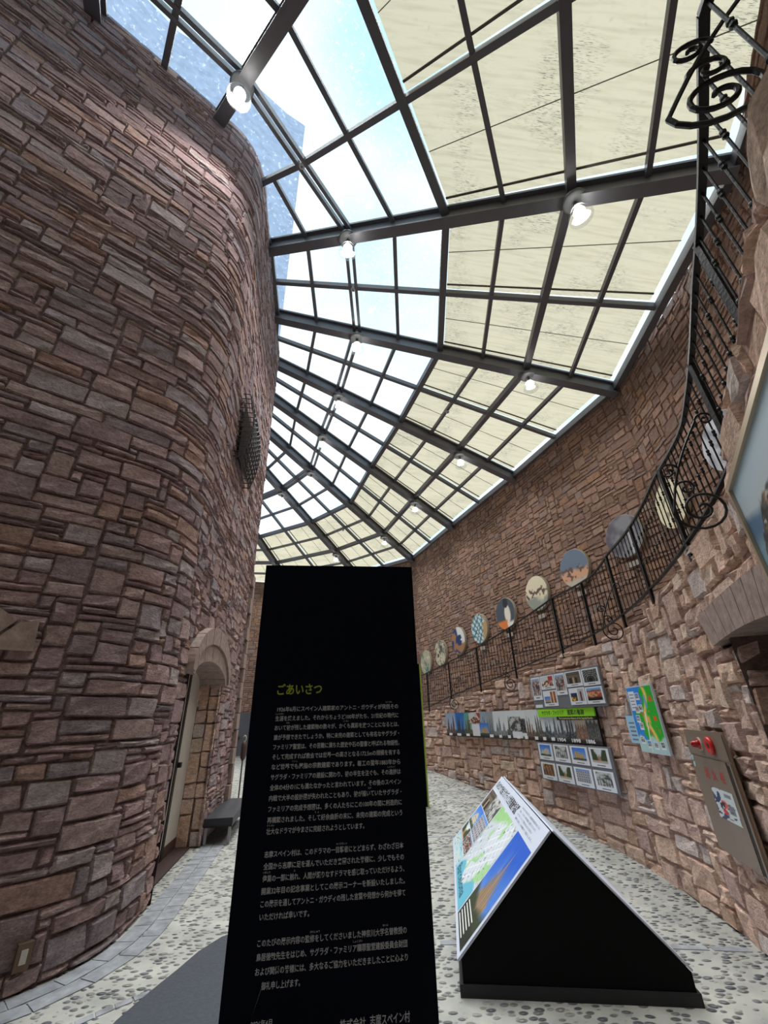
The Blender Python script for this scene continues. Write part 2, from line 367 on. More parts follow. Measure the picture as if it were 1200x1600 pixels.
# grey sett border laid along the foot of the tower, and thin sett bands across the floor
mb = MB(); g = np.random.default_rng(3)
s_ = TOWER.near(-4.6, 2.1)
while s_ < TOWER.len - .1:
    L_ = g.uniform(.22, .34)
    for k in range(2):
        d0 = .03 + k * .16; q = np.array([s_ + .004 + .08 * k, s_ + L_ - .004 + .08 * k])
        a, b_ = TOWER.pt(q, 0., d0 + .004), TOWER.pt(q, 0., d0 + .152)
        mb.hexa([(*a[0][:2], 0), (*a[1][:2], 0), (*b_[1][:2], 0), (*b_[0][:2], 0), (*a[0][:2], .006), (*a[1][:2], .006), (*b_[1][:2], .006), (*b_[0][:2], .006)])
    s_ += L_
struct(mb.build('trim_1', SETT))
mb = MB()
def band(p0, p1, wd=.065, n=14, bow=.12):
    p0, p1 = np.array(p0), np.array(p1); t = (p1 - p0); nn = np.array([-t[1], t[0]]) / np.linalg.norm(t)
    for k in range(n):
        ps = []
        for q in (k / n + .004, (k + 1) / n - .004):
            c = p0 + t * q + nn * bow * math.sin(math.pi * q)
            ps += [c - nn * wd / 2, c + nn * wd / 2]
        a, b_, c_, d_ = ps[0], ps[2], ps[3], ps[1]
        mb.hexa([(*p, floor_z(*p) - .004) for p in (a, b_, c_, d_)] + [(*p, floor_z(*p) + .004) for p in (a, b_, c_, d_)])
band((-1.4, 4.42), (2.6, 4.18)); band((-1.9, 6.9), (2.5, 6.75)); band((-2, 9.2), (1.5, 9.2)); band((-2.1, 3.4), (-.9, 4.3), .06)
struct(mb.build('trim_2', SETT))

# ------------------------------------------------------------------ tower wall (left), with its doorway
sD0, sD1 = TOWER.near(-2.46, 5.42), TOWER.near(-2.825, 7.46); SPRING, RISE = 2.14, .25
def arch_z(s, extra=0.):
    t = np.clip((s - (sD0 + sD1) / 2) / ((sD1 - sD0) / 2 + extra), -1, 1); return SPRING + extra * .25 + (RISE + extra * .75) * np.sqrt(np.clip(1 - t * t, 0, 1))
def skip_tower(S, Z):
    in1 = (S > sD0) & (S < sD1) & (Z < arch_z(S)); in2 = (S > sD0 - .12) & (S < sD1 + .12) & (Z > SPRING - .02) & (Z < arch_z(S, .40))
    sl1 = (abs(S - TOWER.near(-2.6, 6.2)) < .07) & (abs(Z - 3.18) < .17)
    sl2 = (abs(S - TOWER.near(-2.99, 8.45)) < .07) & (abs(Z - 3.2) < .17)
    return in1 | in2 | sl1 | sl2
sT = TOWER.near(-6.1, .72)
SZ_L = [(3, 2, 4), (4, 2, 4), (5, 2, 2), (4, 3, 3), (5, 3, 1.6), (5, 4, .8), (3, 4, .8), (2, 2, 3), (4, 1, 3), (5, 1, 2), (3, 3, 2), (2, 1, 3), (6, 5, .3)]
SZ_H = [(4, 1, 3), (6, 1, 3), (8, 1, 2), (5, 2, 3), (7, 2, 2), (4, 2, 2), (3, 1, 2), (6, 3, 1), (3, 2, 2), (2, 1, 1), (4, 3, 1)]
masonry('wall_left', TOWER, 0, TOWER.len, 0, 4.2, .1, .062, SZ_L, PAL_L, (146, 122, 118), STONE_L, skip_tower, seed=11)
masonry('wall_left', TOWER, 0, TOWER.len, 4.2, 12.0, .1, .075, SZ_H, PAL_L, (144, 123, 120), STONE_L, skip_tower, seed=12)
masonry('wall_left', TOWER_END, 0, TOWER_END.len, 0, 12.0, .2, .16, SZ_L, PAL_L, (78, 66, 64), STONE_L, seed=13)
# the tower goes on above the roof, plainer, its bluish colour standing in for haze in the glass
mb = MB()
allp = [(-9.6, 4.4), (-7.8, 6.25), (-5.9, 7.25), (-3.95, 8.9), (-3.19, 9.37)] + [tuple(p) for p in TOWER_END.P[1:]]
for a, b_ in zip(allp[:-1], allp[1:]): mb.quad((*a, 12.0), (*b_, 12.0), (*b_, 27.0), (*a, 27.0))
ring = [tuple(p) for p in TOWER.P[::5]] + [tuple(TOWER.P[-1])] + [tuple(p) for p in TOWER_END.P[1:]]
mb.add([(*p, 12.04) for p in ring], [tuple(range(len(ring)))])
struct(mb.build('wall_tower', mat('tower_haze_blue', (176, 184, 206), .9, noise=.15, nscale=3)))
# quoins on the tower's far corner
mb = MB(); z = 0.
k = 0
while z < 4.6:
    h = random.uniform(.26, .36); l = .34 if k % 2 else .2
    q = np.array([TOWER.len - l, TOWER.len + .0]); a = TOWER.pt(q, 0., -.1); b_ = TOWER.pt(q, 0., .07)
    mb.hexa([(*p[:2], zz) for zz in (z + .01, z + h - .01) for p in (a[0], a[1], b_[1], b_[0])]); z += h; k += 1
struct(mb.build('trim_3', DRESSED))
# doorway: two rings of arch stones, the jamb, the door
def arch_ring(name, e0, e1, d0, d1, n):
    mb = MB()
    for k in range(n):
        ps = []
        for t in np.linspace(k / n + .003, (k + 1) / n - .003, 4):
            th = math.pi * (1 - t)
            for e in (e0, e1):
                s = (sD0 + sD1) / 2 + math.cos(th) * ((sD1 - sD0) / 2 + e * .55); zz = SPRING + (RISE + e) * math.sin(th) + (e * .1)
                ps.append((s, zz))
        for i in range(3):
            q = [ps[2 * i], ps[2 * i + 2], ps[2 * i + 3], ps[2 * i + 1]]
            lo = [TOWER.pt(np.array(a), np.array(b_), d0) for a, b_ in q]; hi = [TOWER.pt(np.array(a), np.array(b_), d1) for a, b_ in q]
            mb.hexa([*lo, *hi])
    return struct(mb.build(name, DRESSED))
arch_ring('trim_4', 0.0, .21, -.34, .07, 7)
arch_ring('trim_5', .215, .43, -.1, .10, 8)
nD = TOWER.n(np.array(sD1)); pD = TOWER.xy(np.array(sD1))
jc = Curve2([pD - nD * .34, pD - nD * .16, pD + nD * .015], False)
masonry('wall_left_jamb', jc, 0, jc.len, 0, 2.2, .17, .2, [(1, 1, 2), (1, 2, 1)], PAL_R, (120, 100, 92), STONE_R, seed=14, depth=(.0, .012))  # paler palette than the tower's, standing in for light on this jamb
pD0 = TOWER.xy(np.array(sD0)); nD0 = TOWER.n(np.array(sD0)); jc = Curve2([pD0 + nD0 * .015, pD0 - nD0 * .34], False)
masonry('wall_left_jamb', jc, 0, jc.len, 0, 2.2, .17, .2, [(1, 1, 2), (1, 2, 1)], PAL_L, (78, 66, 64), STONE_L, seed=15, depth=(.0, .012))
dr = bpy.data.objects.new('door_1', None); C.objects.link(dr); dr.location = (*pD[:2], 0); struct(dr, 'pale double door set deep in the arched doorway of the stone tower', 'door')
DF = Frame(pD0 - nD0 * .33, pD - nD * .33, 0, 2.5)
slab(DF, 0, .66, .06, .96, -.05, 0).build('leaf', mat('door_cream', (190, 182, 172), .6, noise=.05, nscale=3), dr)
slab(DF, .70, 1.0, .06, .96, -.05, 0).build('leaf', MATS['door_cream'], dr)
slab(DF, .655, .705, 0.0, .96, -.06, .012).build('meeting_strip', mat('black_rubber', (14, 13, 14), .5), dr)
slab(DF, .70, .735, .42, .445, 0, .05).build('latch', MATS['black_rubber'], dr)
slab(DF, 0, 1, 0, .06, -.05, .006).build('kick_board', mat('door_brown', (74, 44, 38), .6), dr)
mb = MB(); a = TOWER.pt(np.array([sD0, sD1]), 0., -.12); b_ = TOWER.pt(np.array([sD0, sD1]), 0., -.34)
mb.hexa([(*p[:2], zz) for zz in (-.02, .02) for p in (a[0], a[1], b_[1], b_[0])]); struct(mb.build('trim_6', mat('red_brown_sill', (66, 46, 42), .8)))
# arrow slits, their dark colour standing in for the shade within
mb = MB()
for px, py, zz in ((-2.6, 6.2, 3.18), (-2.99, 8.45, 3.2)):
    q = TOWER.near(px, py); a = TOWER.pt(np.array([q - .1, q + .1]), 0., -.22); mb.quad((*a[0][:2], zz - .2), (*a[1][:2], zz - .2), (*a[1][:2], zz + .2), (*a[0][:2], zz + .2))
    f_ = TOWER.pt(np.array([q - .09, q + .09]), 0., -.05)
    for e in (0, 1): mb.quad((*a[e][:2], zz - .2), (*f_[e][:2], zz - .2), (*f_[e][:2], zz + .2), (*a[e][:2], zz + .2))
struct(mb.build('trim_7', mat('slit_shade', (60, 50, 48), .9)))
# two slabs of another arch, cut by the left edge of the view
SF = Frame((-3.62, 2.93), (-2.965, 3.535), 2.0, 2.8)
mb = MB()
for poly in ([(.55, .21), (1.015, .21), (.99, .5), (.85, .48), (.70, .27)], [(.40, .75), (.42, .30), (.68, .285), (.83, .50), (.69, .60)]):
    n_ = len(poly); mb.add([SF.at(u, v, -.05) for u, v in poly] + [SF.at(u, v, .075) for u, v in poly], [tuple(range(n_)), tuple(reversed(range(n_, 2 * n_)))][::-1] + [(i, (i + 1) % n_, n_ + (i + 1) % n_, n_ + i) for i in range(n_)])
struct(mb.build('trim_8', DRESSED))

# ------------------------------------------------------------------ low wall with the stairs on top (right)
sA0, sA1 = low_s(37.75), low_s(41.75); ARCH_Z = 2.0
def skip_low(S, Z):
    return (Z > step_z(S)) | ((S > sA0) & (S < sA1) & (Z < ARCH_Z)) | ((S > low_s(36.5)) & (S < low_s(42.6)) & (Z > ARCH_Z - .03) & (Z < 2.21)) | ((S > low_s(43.8)) & (S < low_s(57.6)) & (Z > 1.95) & (Z < 2.53))
SZ_R = [(3, 2, 4), (4, 2, 4), (5, 2, 2), (2, 2, 3), (3, 3, 3), (4, 3, 3), (5, 3, 2), (2, 1, 2), (3, 1, 2), (4, 1, 1), (2, 3, 1.5), (3, 4, .7), (5, 4, .7)]
masonry('wall_right', LOW, 0, LOW.len - .1, 0, 2.90, .085, .0725, SZ_R, PAL_R, (176, 146, 132), STONE_R, skip_low, seed=21, depth=(-.012, .012), rough=.006, jit=.009, gap=.006, bev=.016, back=-.024, off=lambda q: -.05 + .05 * sm(q, low_s(41), low_s(46)))
# terrace and steps behind the low wall, up to the outer wall
mb = MB()
aa = [low_s(a) for a in np.linspace(3.2, 60, 60)]
segs = list(np.linspace(0, aa[0], 14)) + aa[1:] + list(np.linspace(aa[-1], LOW.len - .1, 10))[1:]
def out_for(s):
    p = LOW.xy(np.array(s)); n = LOW.n(np.array(s)); f = np.clip((s - 1) / 9, 0, 1)
    d = -n
    best = None                                                        # straight out from the low wall to the outer wall
    for k in range(len(OUT.P) - 1):
        a, b_ = OUT.P[k], OUT.P[k + 1]; e = b_ - a; M_ = np.array([d, -e]).T
        if abs(np.linalg.det(M_)) < 1e-9: continue
        t, q = np.linalg.solve(M_, a - p)
        if t > 0 and -.001 <= q <= 1.001 and (best is None or t < best): best = t
    return p + d * min(best or 4, 6.5)
for i in range(len(segs) - 1):
    zz = float(step_z(np.array((segs[i] + segs[i + 1]) / 2))) - .012
    a, b_ = LOW.xy(np.array(segs[i])), LOW.xy(np.array(segs[i + 1])); na, nb = LOW.n(np.array(segs[i])), LOW.n(np.array(segs[i + 1]))
    a, b_ = a - na * .125, b_ - nb * .125; c_, d_ = out_for(segs[i + 1]), out_for(segs[i])
    mb.hexa([(*p, zz - .3) for p in (a, b_, c_, d_)] + [(*p, zz) for p in (a, b_, c_, d_)])
st = mb.build('floor_stairs', mat('stair_stone', (150, 138, 128), .9, noise=.2, nscale=8)); struct(st, 'stone stairs climbing behind the railing to the terrace', 'stairs')
# arched passage: lintel stones, reveal, ceiling and end coloured near-black for the shade inside
mb = MB(); ed = np.linspace(low_s(36.5), low_s(42.6), 8); mid = (ed[0] + ed[-1]) / 2
for k in range(7):
    a, b_ = ed[k] + .004, ed[k + 1] - .004; cam_ = lambda s: .03 * (1 - ((s - mid) / (ed[-1] - mid)) ** 2)
    sk = lambda s: s + (s - mid) * .18
    q = [(a, ARCH_Z - .02 + cam_(a)), (b_, ARCH_Z - .02 + cam_(b_)), (sk(b_), 2.20 + cam_(b_)), (sk(a), 2.20 + cam_(a))]
    mb.hexa([*[LOW.pt(np.array(s), np.array(z), -.34) for s, z in q], *[LOW.pt(np.array(s), np.array(z), -.015) for s, z in q]])
struct(mb.build('trim_9', DRESSED))
pA, nA = LOW.xy(np.array(sA0)), LOW.n(np.array(sA0)); pB, nB = LOW.xy(np.array(sA1)), LOW.n(np.array(sA1))
jc = Curve2([pA - nA * .05, pA - nA * .8, pA - nA * 1.8], False)
masonry('wall_passage', jc, 0, jc.len, 0, 2.1, .1, .1, SZ_R, PAL_R, (110, 92, 84), STONE_R, seed=23, depth=(-.02, .02))
jc = Curve2([pB - nB * 1.8, pB - nB * .05], False)
masonry('wall_passage', jc, 0, jc.len, 0, 2.1, .1, .1, SZ_R, PAL_R, (110, 92, 84), STONE_R, seed=24, depth=(-.02, .02))
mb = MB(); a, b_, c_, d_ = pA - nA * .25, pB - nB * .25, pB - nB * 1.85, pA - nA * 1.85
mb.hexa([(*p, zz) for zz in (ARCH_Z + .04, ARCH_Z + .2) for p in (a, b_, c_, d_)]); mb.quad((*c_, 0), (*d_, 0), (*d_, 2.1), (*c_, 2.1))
struct(mb.build('ceiling_passage', mat('passage_shade', (18, 15, 14), .9)))

# ------------------------------------------------------------------ outer wall
SZ_B = [(2, 1, 3), (3, 1, 4), (4, 1, 2), (2, 2, 2), (3, 2, 3), (4, 2, 2), (1, 1, 1), (2, 3, .4), (3, 3, .4)]
masonry('wall_back', OUT, 0, OUT.near(.5, -5.2), 0, 9.4, .13, .105, SZ_B, PAL_B, (112, 91, 80), STONE_B, lambda S, Z: (Z > out_top(S)), seed=31, depth=(-.03, -.014), rough=.005, jit=.014, gap=.009, back=-.042)
masonry('wall_rear', OUT, OUT.near(.5, -5.2), OUT.len, 0, 12, .3, .25, SZ_B, PAL_B, (96, 76, 66), STONE_B, seed=32, depth=(-.03, .02))
d2 = bpy.data.objects.new('door_2', None); C.objects.link(d2); d2.location = (-8.1, 24.3, 0); struct(d2, 'dark grey door at the far end of the hall', 'door')
EF = Frame((-9.5, 24.05), (-6.8, 24.5), 0, 2.05)
slab(EF, 0, .497, 0.03, 1, -.1, .02).build('leaf', mat('door_slate_grey', (72, 72, 80), .6, noise=.06, nscale=2), d2)
slab(EF, .503, 1, 0.03, 1, -.1, .02).build('leaf', MATS['door_slate_grey'], d2)
slab(EF, 0, 1, 0, .03, -.1, .04).build('threshold', mat('threshold_grey', (140, 140, 140), .6), d2)
slab(EF, .56, .60, .40, .46, .02, .08).build('handle', MATS['black_rubber'], d2)

# ------------------------------------------------------------------ glass roof
BEAMS = {-3: ((-9.2, -1.4, 12), (-9.4, -7.6, 8.8)), -2: ((-6.3, .85, 12), (-3, -7, 8.8)), -1: ((-4.42, 2.40, 12), (.5, -5.2, 8.8)), 0: ((-2.955, 3.693, 12), (3.5, -2, 8.8)),
         1: ((-2.566, 6.028, 12), (5.318, 3.197, 8.8)), 2: ((-2.857, 7.909, 12), (6.194, 8.359, 9.3)), 3: ((-3.36, 9.54, 12), (4.671, 12.683, 9.3)), 4: ((-3.934, 11.012, 12), (3.048, 16.811, 9.3)),
         5: ((-4.544, 12.934, 12), (1.472, 20.942, 9.3)), 6: ((-5.668, 14.379, 12), (-1.695, 23.366, 9.3)), 7: ((-7.738, 16.032, 12), (-5.963, 25.12, 9.3)), 8: ((-10.2, 16.9, 12), (-10.6, 24.25, 9.3))}
def frac(i, r):
    return np.interp(r, range(9), [0, .06, .12, .26, .40, .55, .70, .85, 1.0] if i <= 0 else np.arange(9) / 8)
def roof_pt(i, t, r, dz=0.):
    a = np.array(BEAMS[i][0]); b_ = np.array(BEAMS[i][1]); p = a + (b_ - a) * frac(i, r)
    if t > 0:
        c_ = np.array(BEAMS[i + 1][0]); d_ = np.array(BEAMS[i + 1][1]); q = c_ + (d_ - c_) * frac(i + 1, r); p = p + (q - p) * t
    return p + np.array([0, 0, dz])
STEEL = mat('grey_painted_steel', (98, 99, 105), .45, .0, .5, noise=.06, nscale=4)
def glass():
    m = bpy.data.materials.new('rain_wet_glass'); m.use_nodes = True; t = m.node_tree; t.nodes.clear(); N = t.nodes.new; L = t.links.new
    o = N('ShaderNodeOutputMaterial'); tr = N('ShaderNodeBsdfTransparent'); gl = N('ShaderNodeBsdfGlossy'); mx = N('ShaderNodeMixShader'); fr = N('ShaderNodeFresnel')
    tl = N('ShaderNodeBsdfTranslucent'); m2 = N('ShaderNodeMixShader'); tc = N('ShaderNodeTexCoord'); n = N('ShaderNodeTexNoise'); r = N('ShaderNodeMapRange')
    n.inputs['Scale'].default_value = 14; n.inputs['Detail'].default_value = 5; n.inputs['Roughness'].default_value = .7
    r.inputs['From Min'].default_value = .56; r.inputs['From Max'].default_value = .70; r.inputs['To Max'].default_value = .45
    tl.inputs['Color'].default_value = (.72, .78, .84, 1); tr.inputs['Color'].default_value = (.93, .97, .98, 1); gl.inputs['Roughness'].default_value = .08; fr.inputs['IOR'].default_value = 1.3
    L(tc.outputs['Object'], n.inputs['Vector']); L(n.outputs['Fac'], r.inputs['Value']); L(r.outputs['Result'], m2.inputs['Fac'])
    L(tr.outputs['BSDF'], m2.inputs[1]); L(tl.outputs['BSDF'], m2.inputs[2])
    L(fr.outputs['Fac'], mx.inputs['Fac']); L(m2.outputs['Shader'], mx.inputs[1]); L(gl.outputs['BSDF'], mx.inputs[2]); L(mx.outputs['Shader'], o.inputs['Surface']); return m
def blind_cloth():
    m = bpy.data.materials.new('cream_blind_cloth'); m.use_nodes = True; t = m.node_tree; t.nodes.clear(); N = t.nodes.new; L = t.links.new
    o = N('ShaderNodeOutputMaterial'); tl = N('ShaderNodeBsdfTranslucent'); df = N('ShaderNodeBsdfDiffuse'); mx = N('ShaderNodeMixShader'); mx.inputs['Fac'].default_value = .28
    tc = N('ShaderNodeTexCoord'); mp = N('ShaderNodeMapping'); n = N('ShaderNodeTexNoise'); r = N('ShaderNodeValToRGB'); n2 = N('ShaderNodeTexNoise'); r2 = N('ShaderNodeMapRange'); mm = N('ShaderNodeMixRGB')
    mp.inputs['Scale'].default_value = (1.0, 12, 1); n.inputs['Scale'].default_value = 1.3; n.inputs['Detail'].default_value = 7
    r.color_ramp.elements[0].position = .30; r.color_ramp.elements[0].color = (.34, .298, .216, 1); r.color_ramp.elements[1].position = .55; r.color_ramp.elements[1].color = (.40, .352, .262, 1)
    n2.inputs['Scale'].default_value = 11; n2.inputs['Detail'].default_value = 5; r2.inputs['From Min'].default_value = .55; r2.inputs['From Max'].default_value = .63
    L(tc.outputs['Object'], mp.inputs['Vector']); L(mp.outputs['Vector'], n.inputs['Vector']); L(n.outputs['Fac'], r.inputs['Fac'])
    n3 = N('ShaderNodeTexNoise'); n3.inputs['Scale'].default_value = 1.0; L(tc.outputs['Object'], n3.inputs['Vector'])
    r3 = N('ShaderNodeMapRange'); r3.inputs['From Min'].default_value = .5; r3.inputs['From Max'].default_value = .62; L(n3.outputs['Fac'], r3.inputs['Value'])
    mu = N('ShaderNodeMath'); mu.operation = 'MULTIPLY'; L(mp.outputs['Vector'], n2.inputs['Vector']); L(n2.outputs['Fac'], r2.inputs['Value']); L(r2.outputs['Result'], mu.inputs[0]); L(r3.outputs['Result'], mu.inputs[1])
    L(mu.outputs['Value'], mm.inputs['Fac']); L(r.outputs['Color'], mm.inputs['Color1']); mm.inputs['Color2'].default_value = (.12, .115, .09, 1)
    L(mm.outputs['Color'], tl.inputs['Color']); L(mm.outputs['Color'], df.inputs['Color'])
    L(tl.outputs['BSDF'], mx.inputs[1]); L(df.outputs['BSDF'], mx.inputs[2]); L(mx.outputs['Shader'], o.inputs['Surface']); return m
GLASS = glass(); CLOTH = blind_cloth()
roof = bpy.data.objects.new('ceiling', None); C.objects.link(roof); roof.location = (0, 9, 9.3); struct(roof, 'glazed steel roof curving from the tower to the outer wall', 'roof')
for i in sorted(BEAMS):
    if i == -3 or i == 8: continue
    a, b_ = np.array(BEAMS[i][0]), np.array(BEAMS[i][1]); dd = (b_ - a) / np.linalg.norm(b_ - a)
    a2 = a - dd * .06; b2 = b_ + dd * .05
    m_ = MB(); m_.bar(a2, b2, .07, .32, dz=-.02); m_.bar(a2, b2, .22, .04, dz=-.31); m_.bar(a2, b2, .22, .05, dz=.02); m_.build('beam', STEEL, roof)
for i in range(-3, 8):
    for r in range(0, 9):
        if i == 0 and r == 1: p, q = roof_pt(0, .5, 1), roof_pt(0, .999, 1)
        elif i < 0 and r == 1: continue
        else: p, q = roof_pt(i, 0, r), roof_pt(i, .9999, r)
        m_ = MB()
        if r == 2:
            dv = (np.array(BEAMS[i][1]) - np.array(BEAMS[i][0])); dv = dv / np.linalg.norm(dv)
            m_.bar(p - dv * .085, q - dv * .085, .07, .15); m_.bar(p + dv * .085, q + dv * .085, .07, .15)
            m_.build('purlin', STEEL, roof)
        elif r in (4, 6): m_.bar(p, q, .15, .17).build('purlin', STEEL, roof)
        elif r in (0, 8): m_.bar(p, q, .16, .18).build('edge_frame', STEEL, roof)
        else: m_.bar(p, q, .085, .11).build('purlin', STEEL, roof)
    m_ = MB()
    for r in range(8): m_.bar(roof_pt(i, .5, r), roof_pt(i, .5, r + 1), .10, .12)
    m_.build('rafter', STEEL, roof)
    # glass of this bay: one sheet per pane, all panes of a bay in one part
    m_ = MB()
    for r in range(8):
        for t in (0, .5):
            m_.quad(roof_pt(i, t, r, .05), roof_pt(i, t + .4999, r, .05), roof_pt(i, t + .4999, r + 1, .05), roof_pt(i, t, r + 1, .05))
    m_.build('glass_panes', GLASS, roof)

# roller blinds: cream cloth under the outer half of each bay, two to a bay
ORD = {-2: 'behind', -1: 'just behind', 0: 'first', 1: 'second', 2: 'third', 3: 'fourth', 4: 'fifth', 5: 'sixth', 6: 'seventh', 7: 'eighth'}
HEM = mat('blind_hem', (96, 92, 84), .6); WIRE = mat('blind_wire', (110, 108, 96), .5)
for i in range(-2, 8):
    for h in (0, 1):
        t0, t1 = (.03, .485) if h == 0 else (.515, .97)
        cen = roof_pt(i, .25 + h * .5, 6, .0)
        bl = thing('roller_blind', cen, f"cream roller blind under the {'near' if h == 0 else 'far'} half of the {ORD[i]} roof bay from the front", 'blind', 'cream roller blinds under the glass roof')
        ra, rb = 4.10, 7.86
        n_r, n_t = 25, 4
        P = np.array([[roof_pt(i, t0 + (t1 - t0) * b / n_t, ra + (rb - ra) * a / n_r, .022) for b in range(n_t + 1)] for a in range(n_r + 1)])
        grid_mesh('cloth', P, np.ones((*P.shape[:2], 3)), CLOTH, bl, True)
        MB().bar(roof_pt(i, t1 - .035, ra, .012), roof_pt(i, t1 - .035, rb, .012), .035, .02).build('hem_bar', HEM, bl)
        m_ = MB()
        m_.tube([roof_pt(i, t0 + .45 * (t1 - t0), ra, -.0), roof_pt(i, t0 + .45 * (t1 - t0), rb, -.0)], .008, 4)
        m_.build('guide_wire', WIRE, bl)

# ------------------------------------------------------------------ pendant lamps under the beams
CANOPY = mat('lamp_canopy_white', (96, 99, 102), .5); NECK = mat('lamp_neck', (120, 120, 122), .4)
def shade_glass():
    m = bpy.data.materials.new('lamp_glass'); m.use_nodes = True; t = m.node_tree; t.nodes.clear(); N = t.nodes.new; L = t.links.new
    o = N('ShaderNodeOutputMaterial'); tr = N('ShaderNodeBsdfTransparent'); tl = N('ShaderNodeBsdfTranslucent'); gl = N('ShaderNodeBsdfGlossy'); a = N('ShaderNodeMixShader'); b = N('ShaderNodeMixShader')
    tr.inputs['Color'].default_value = (.93, .95, .97, 1); tl.inputs['Color'].default_value = (.9, .92, .95, 1); gl.inputs['Roughness'].default_value = .1; a.inputs['Fac'].default_value = .2; b.inputs['Fac'].default_value = .1
    L(tr.outputs['BSDF'], a.inputs[1]); L(tl.outputs['BSDF'], a.inputs[2]); L(a.outputs['Shader'], b.inputs[1]); L(gl.outputs['BSDF'], b.inputs[2]); L(b.outputs['Shader'], o.inputs['Surface']); return m
LGLASS = shade_glass(); BULB = mat('lamp_bulb', (255, 250, 240), .5, emit=9.)
lamp0 = thing('pendant_lamp', (0, 0, 0), 'x', 'lamp')
MB().tube([(0, 0, .16), (0, 0, -.02)], .012).build('hanger', NECK, lamp0)
MB().lathe((0, 0, -.10), [(.02, .085), (.15, .085), (.19, .06), (.20, .02), (.17, 0), (.06, -.01)], 24).build('canopy', CANOPY, lamp0, True)
MB().lathe((0, 0, -.26), [(.03, .16), (.03, .05), (.055, .03), (.055, 0)], 14).build('neck', NECK, lamp0, True)
sh = MB(); prof = [(.055, 0), (.09, -.03), (.12, -.08), (.145, -.15), (.17, -.21), (.195, -.26)]; n_ = 24
vs = [(r * math.cos(2 * math.pi * k / n_), r * math.sin(2 * math.pi * k / n_), -.25 + h) for r, h in prof for k in range(n_)]
sh.add(vs, [(i * n_ + k, i * n_ + (k + 1) % n_, (i + 1) * n_ + (k + 1) % n_, (i + 1) * n_ + k) for i in range(len(prof) - 1) for k in range(n_)]).build('lamp_shade', LGLASS, lamp0, True)
MB().lathe((0, 0, -.38), [(.02, .12), (.045, .09), (.085, .03), (.095, 0), (.08, -.03), (.0, -.045)], 18).build('bulb', BULB, lamp0, True)
pl = bpy.data.lights.new('lamp_light', 'SPOT'); pl.energy = LAMP; pl.shadow_soft_size = .12; pl.color = (1, .97, .94); pl.spot_size = math.radians(150); pl.spot_blend = .6
plo = bpy.data.objects.new('lamp_light', pl); C.objects.link(plo); plo.location = (0, 0, -.50); plo.parent = lamp0
spots = []
for i in range(0, 8):
    for r in (2, 6):
        if (i, r) == (0, 6) or (i == 7 and r == 2): continue
        spots.append((i, r))
parts0 = list(lamp0.children); first = True
NTH = ['nearest', 'second', 'third', 'fourth', 'fifth', 'sixth', 'seventh', 'eighth']
for i, r in spots:
    p = roof_pt(i, 0, r, -.30)
    if first: root = lamp0; first = False
    else:
        root = lamp0.copy(); C.objects.link(root)
        for c in parts0:
            d = c.copy(); C.objects.link(d); d.parent = root
    root.location = p
    tag(root, f"lit bell glass lamp under the {NTH[i]} roof beam, {'nearer the tower wall' if r == 2 else 'nearer the outer wall'}", 'lamp', 'bell glass lamps under the roof beams')
# small white detectors on the roof bars
DET = mat('detector_white', (196, 198, 200), .5)
for (i, t, r, lab) in ((0, .5, 2, 'small white smoke detector on the front bay bar above the tower nose'), (1, .5, 2, 'small white smoke detector on the inner bar past the second beam'), (3, .5, 2, 'small white smoke detector on the inner bar past the fourth beam'), (2, .62, 5, 'small white smoke detector among the blinds past the third beam'), (5, .55, 5, 'small white smoke detector among the blinds far down the hall')):
    p = roof_pt(i, t, r, -.12); dt = thing('smoke_detector', p, lab, 'smoke detector', 'smoke detectors on the roof bars')
    MB().lathe((p[0], p[1], p[2] - .07), [(.03, .0), (.055, .01), (.06, .04), (.05, .06), (.012, .065), (.012, .12)], 14).build('housing', DET, dt, True)
    MB().lathe((p[0], p[1], p[2] - .085), [(.012, 0), (.02, .016)], 10).build('sensor', mat('detector_grey', (90, 90, 92), .5), dt)

# ------------------------------------------------------------------ stair railing
IRON = mat('black_wrought_iron', (12, 12, 15), .5, .0, .4, noise=.15, nscale=60, bump=.15)
RB = -.06                                                               # set back behind the wall's face
rail = thing('stair_railing', (*LOW.pt(np.array(low_s(37.)), 0., RB)[:2], 2.66), 'black wrought iron railing along the stairs on top of the right stone wall', 'railing')
RA = [(3.0, 2.50), (4.0, 2.546), (11.2, 2.849), (21.7, 3.24), (26.8, 3.25), (29.3, 3.36), (33, 3.37), (36.6, 3.37), (40.8, 3.25), (43.2, 3.30), (47.7, 3.37), (57, 3.35), (66, 3.32)]
RS = np.array([low_s(a) for a, _ in RA[:-1]] + [LOW.near(.86, -.1)]); RZ = np.array([z for _, z in RA])
def rail_top(s): return np.interp(s, RS, RZ, left=2.0, right=3.32)
s_a, s_b = 5.9, LOW.near(.95, -.7)
ss = np.linspace(s_a, s_b, 90)
foot = lambda s: float(top_z(np.array(s))) + (.04 if s < KS[-1] else .04)
tp = [tuple(LOW.pt(np.array(s), np.array(rail_top(s)), RB)) for s in ss]
m_ = MB()
for a, b_ in zip(tp[:-1], tp[1:]): m_.bar(a, b_, .028, .018, dz=.0)
m_.build('top_rail', IRON, rail)
bp = [tuple(LOW.pt(np.array(s), np.array(foot(s)), RB)) for s in ss]
m_ = MB()
for a, b_ in zip(bp[:-1], bp[1:]): m_.bar(a, b_, .03, .014, dz=.014)
m_.build('bottom_rail', IRON, rail)
post_a = [4.606, 7.497, 11.125, 15.708, 21.528, 25.2, 28.714, 32.228, 36.955, 44.04, 49.83]
post_s = [low_s(a) for a in post_a]
for s in post_s:
    x, y, _ = LOW.pt(np.array(s), 0., RB)
    MB().box((x - .014, y - .014, foot(s) - .14), (x + .014, y + .014, float(rail_top(s)))).build('post', IRON, rail)
bal = []; s = s_b - .05
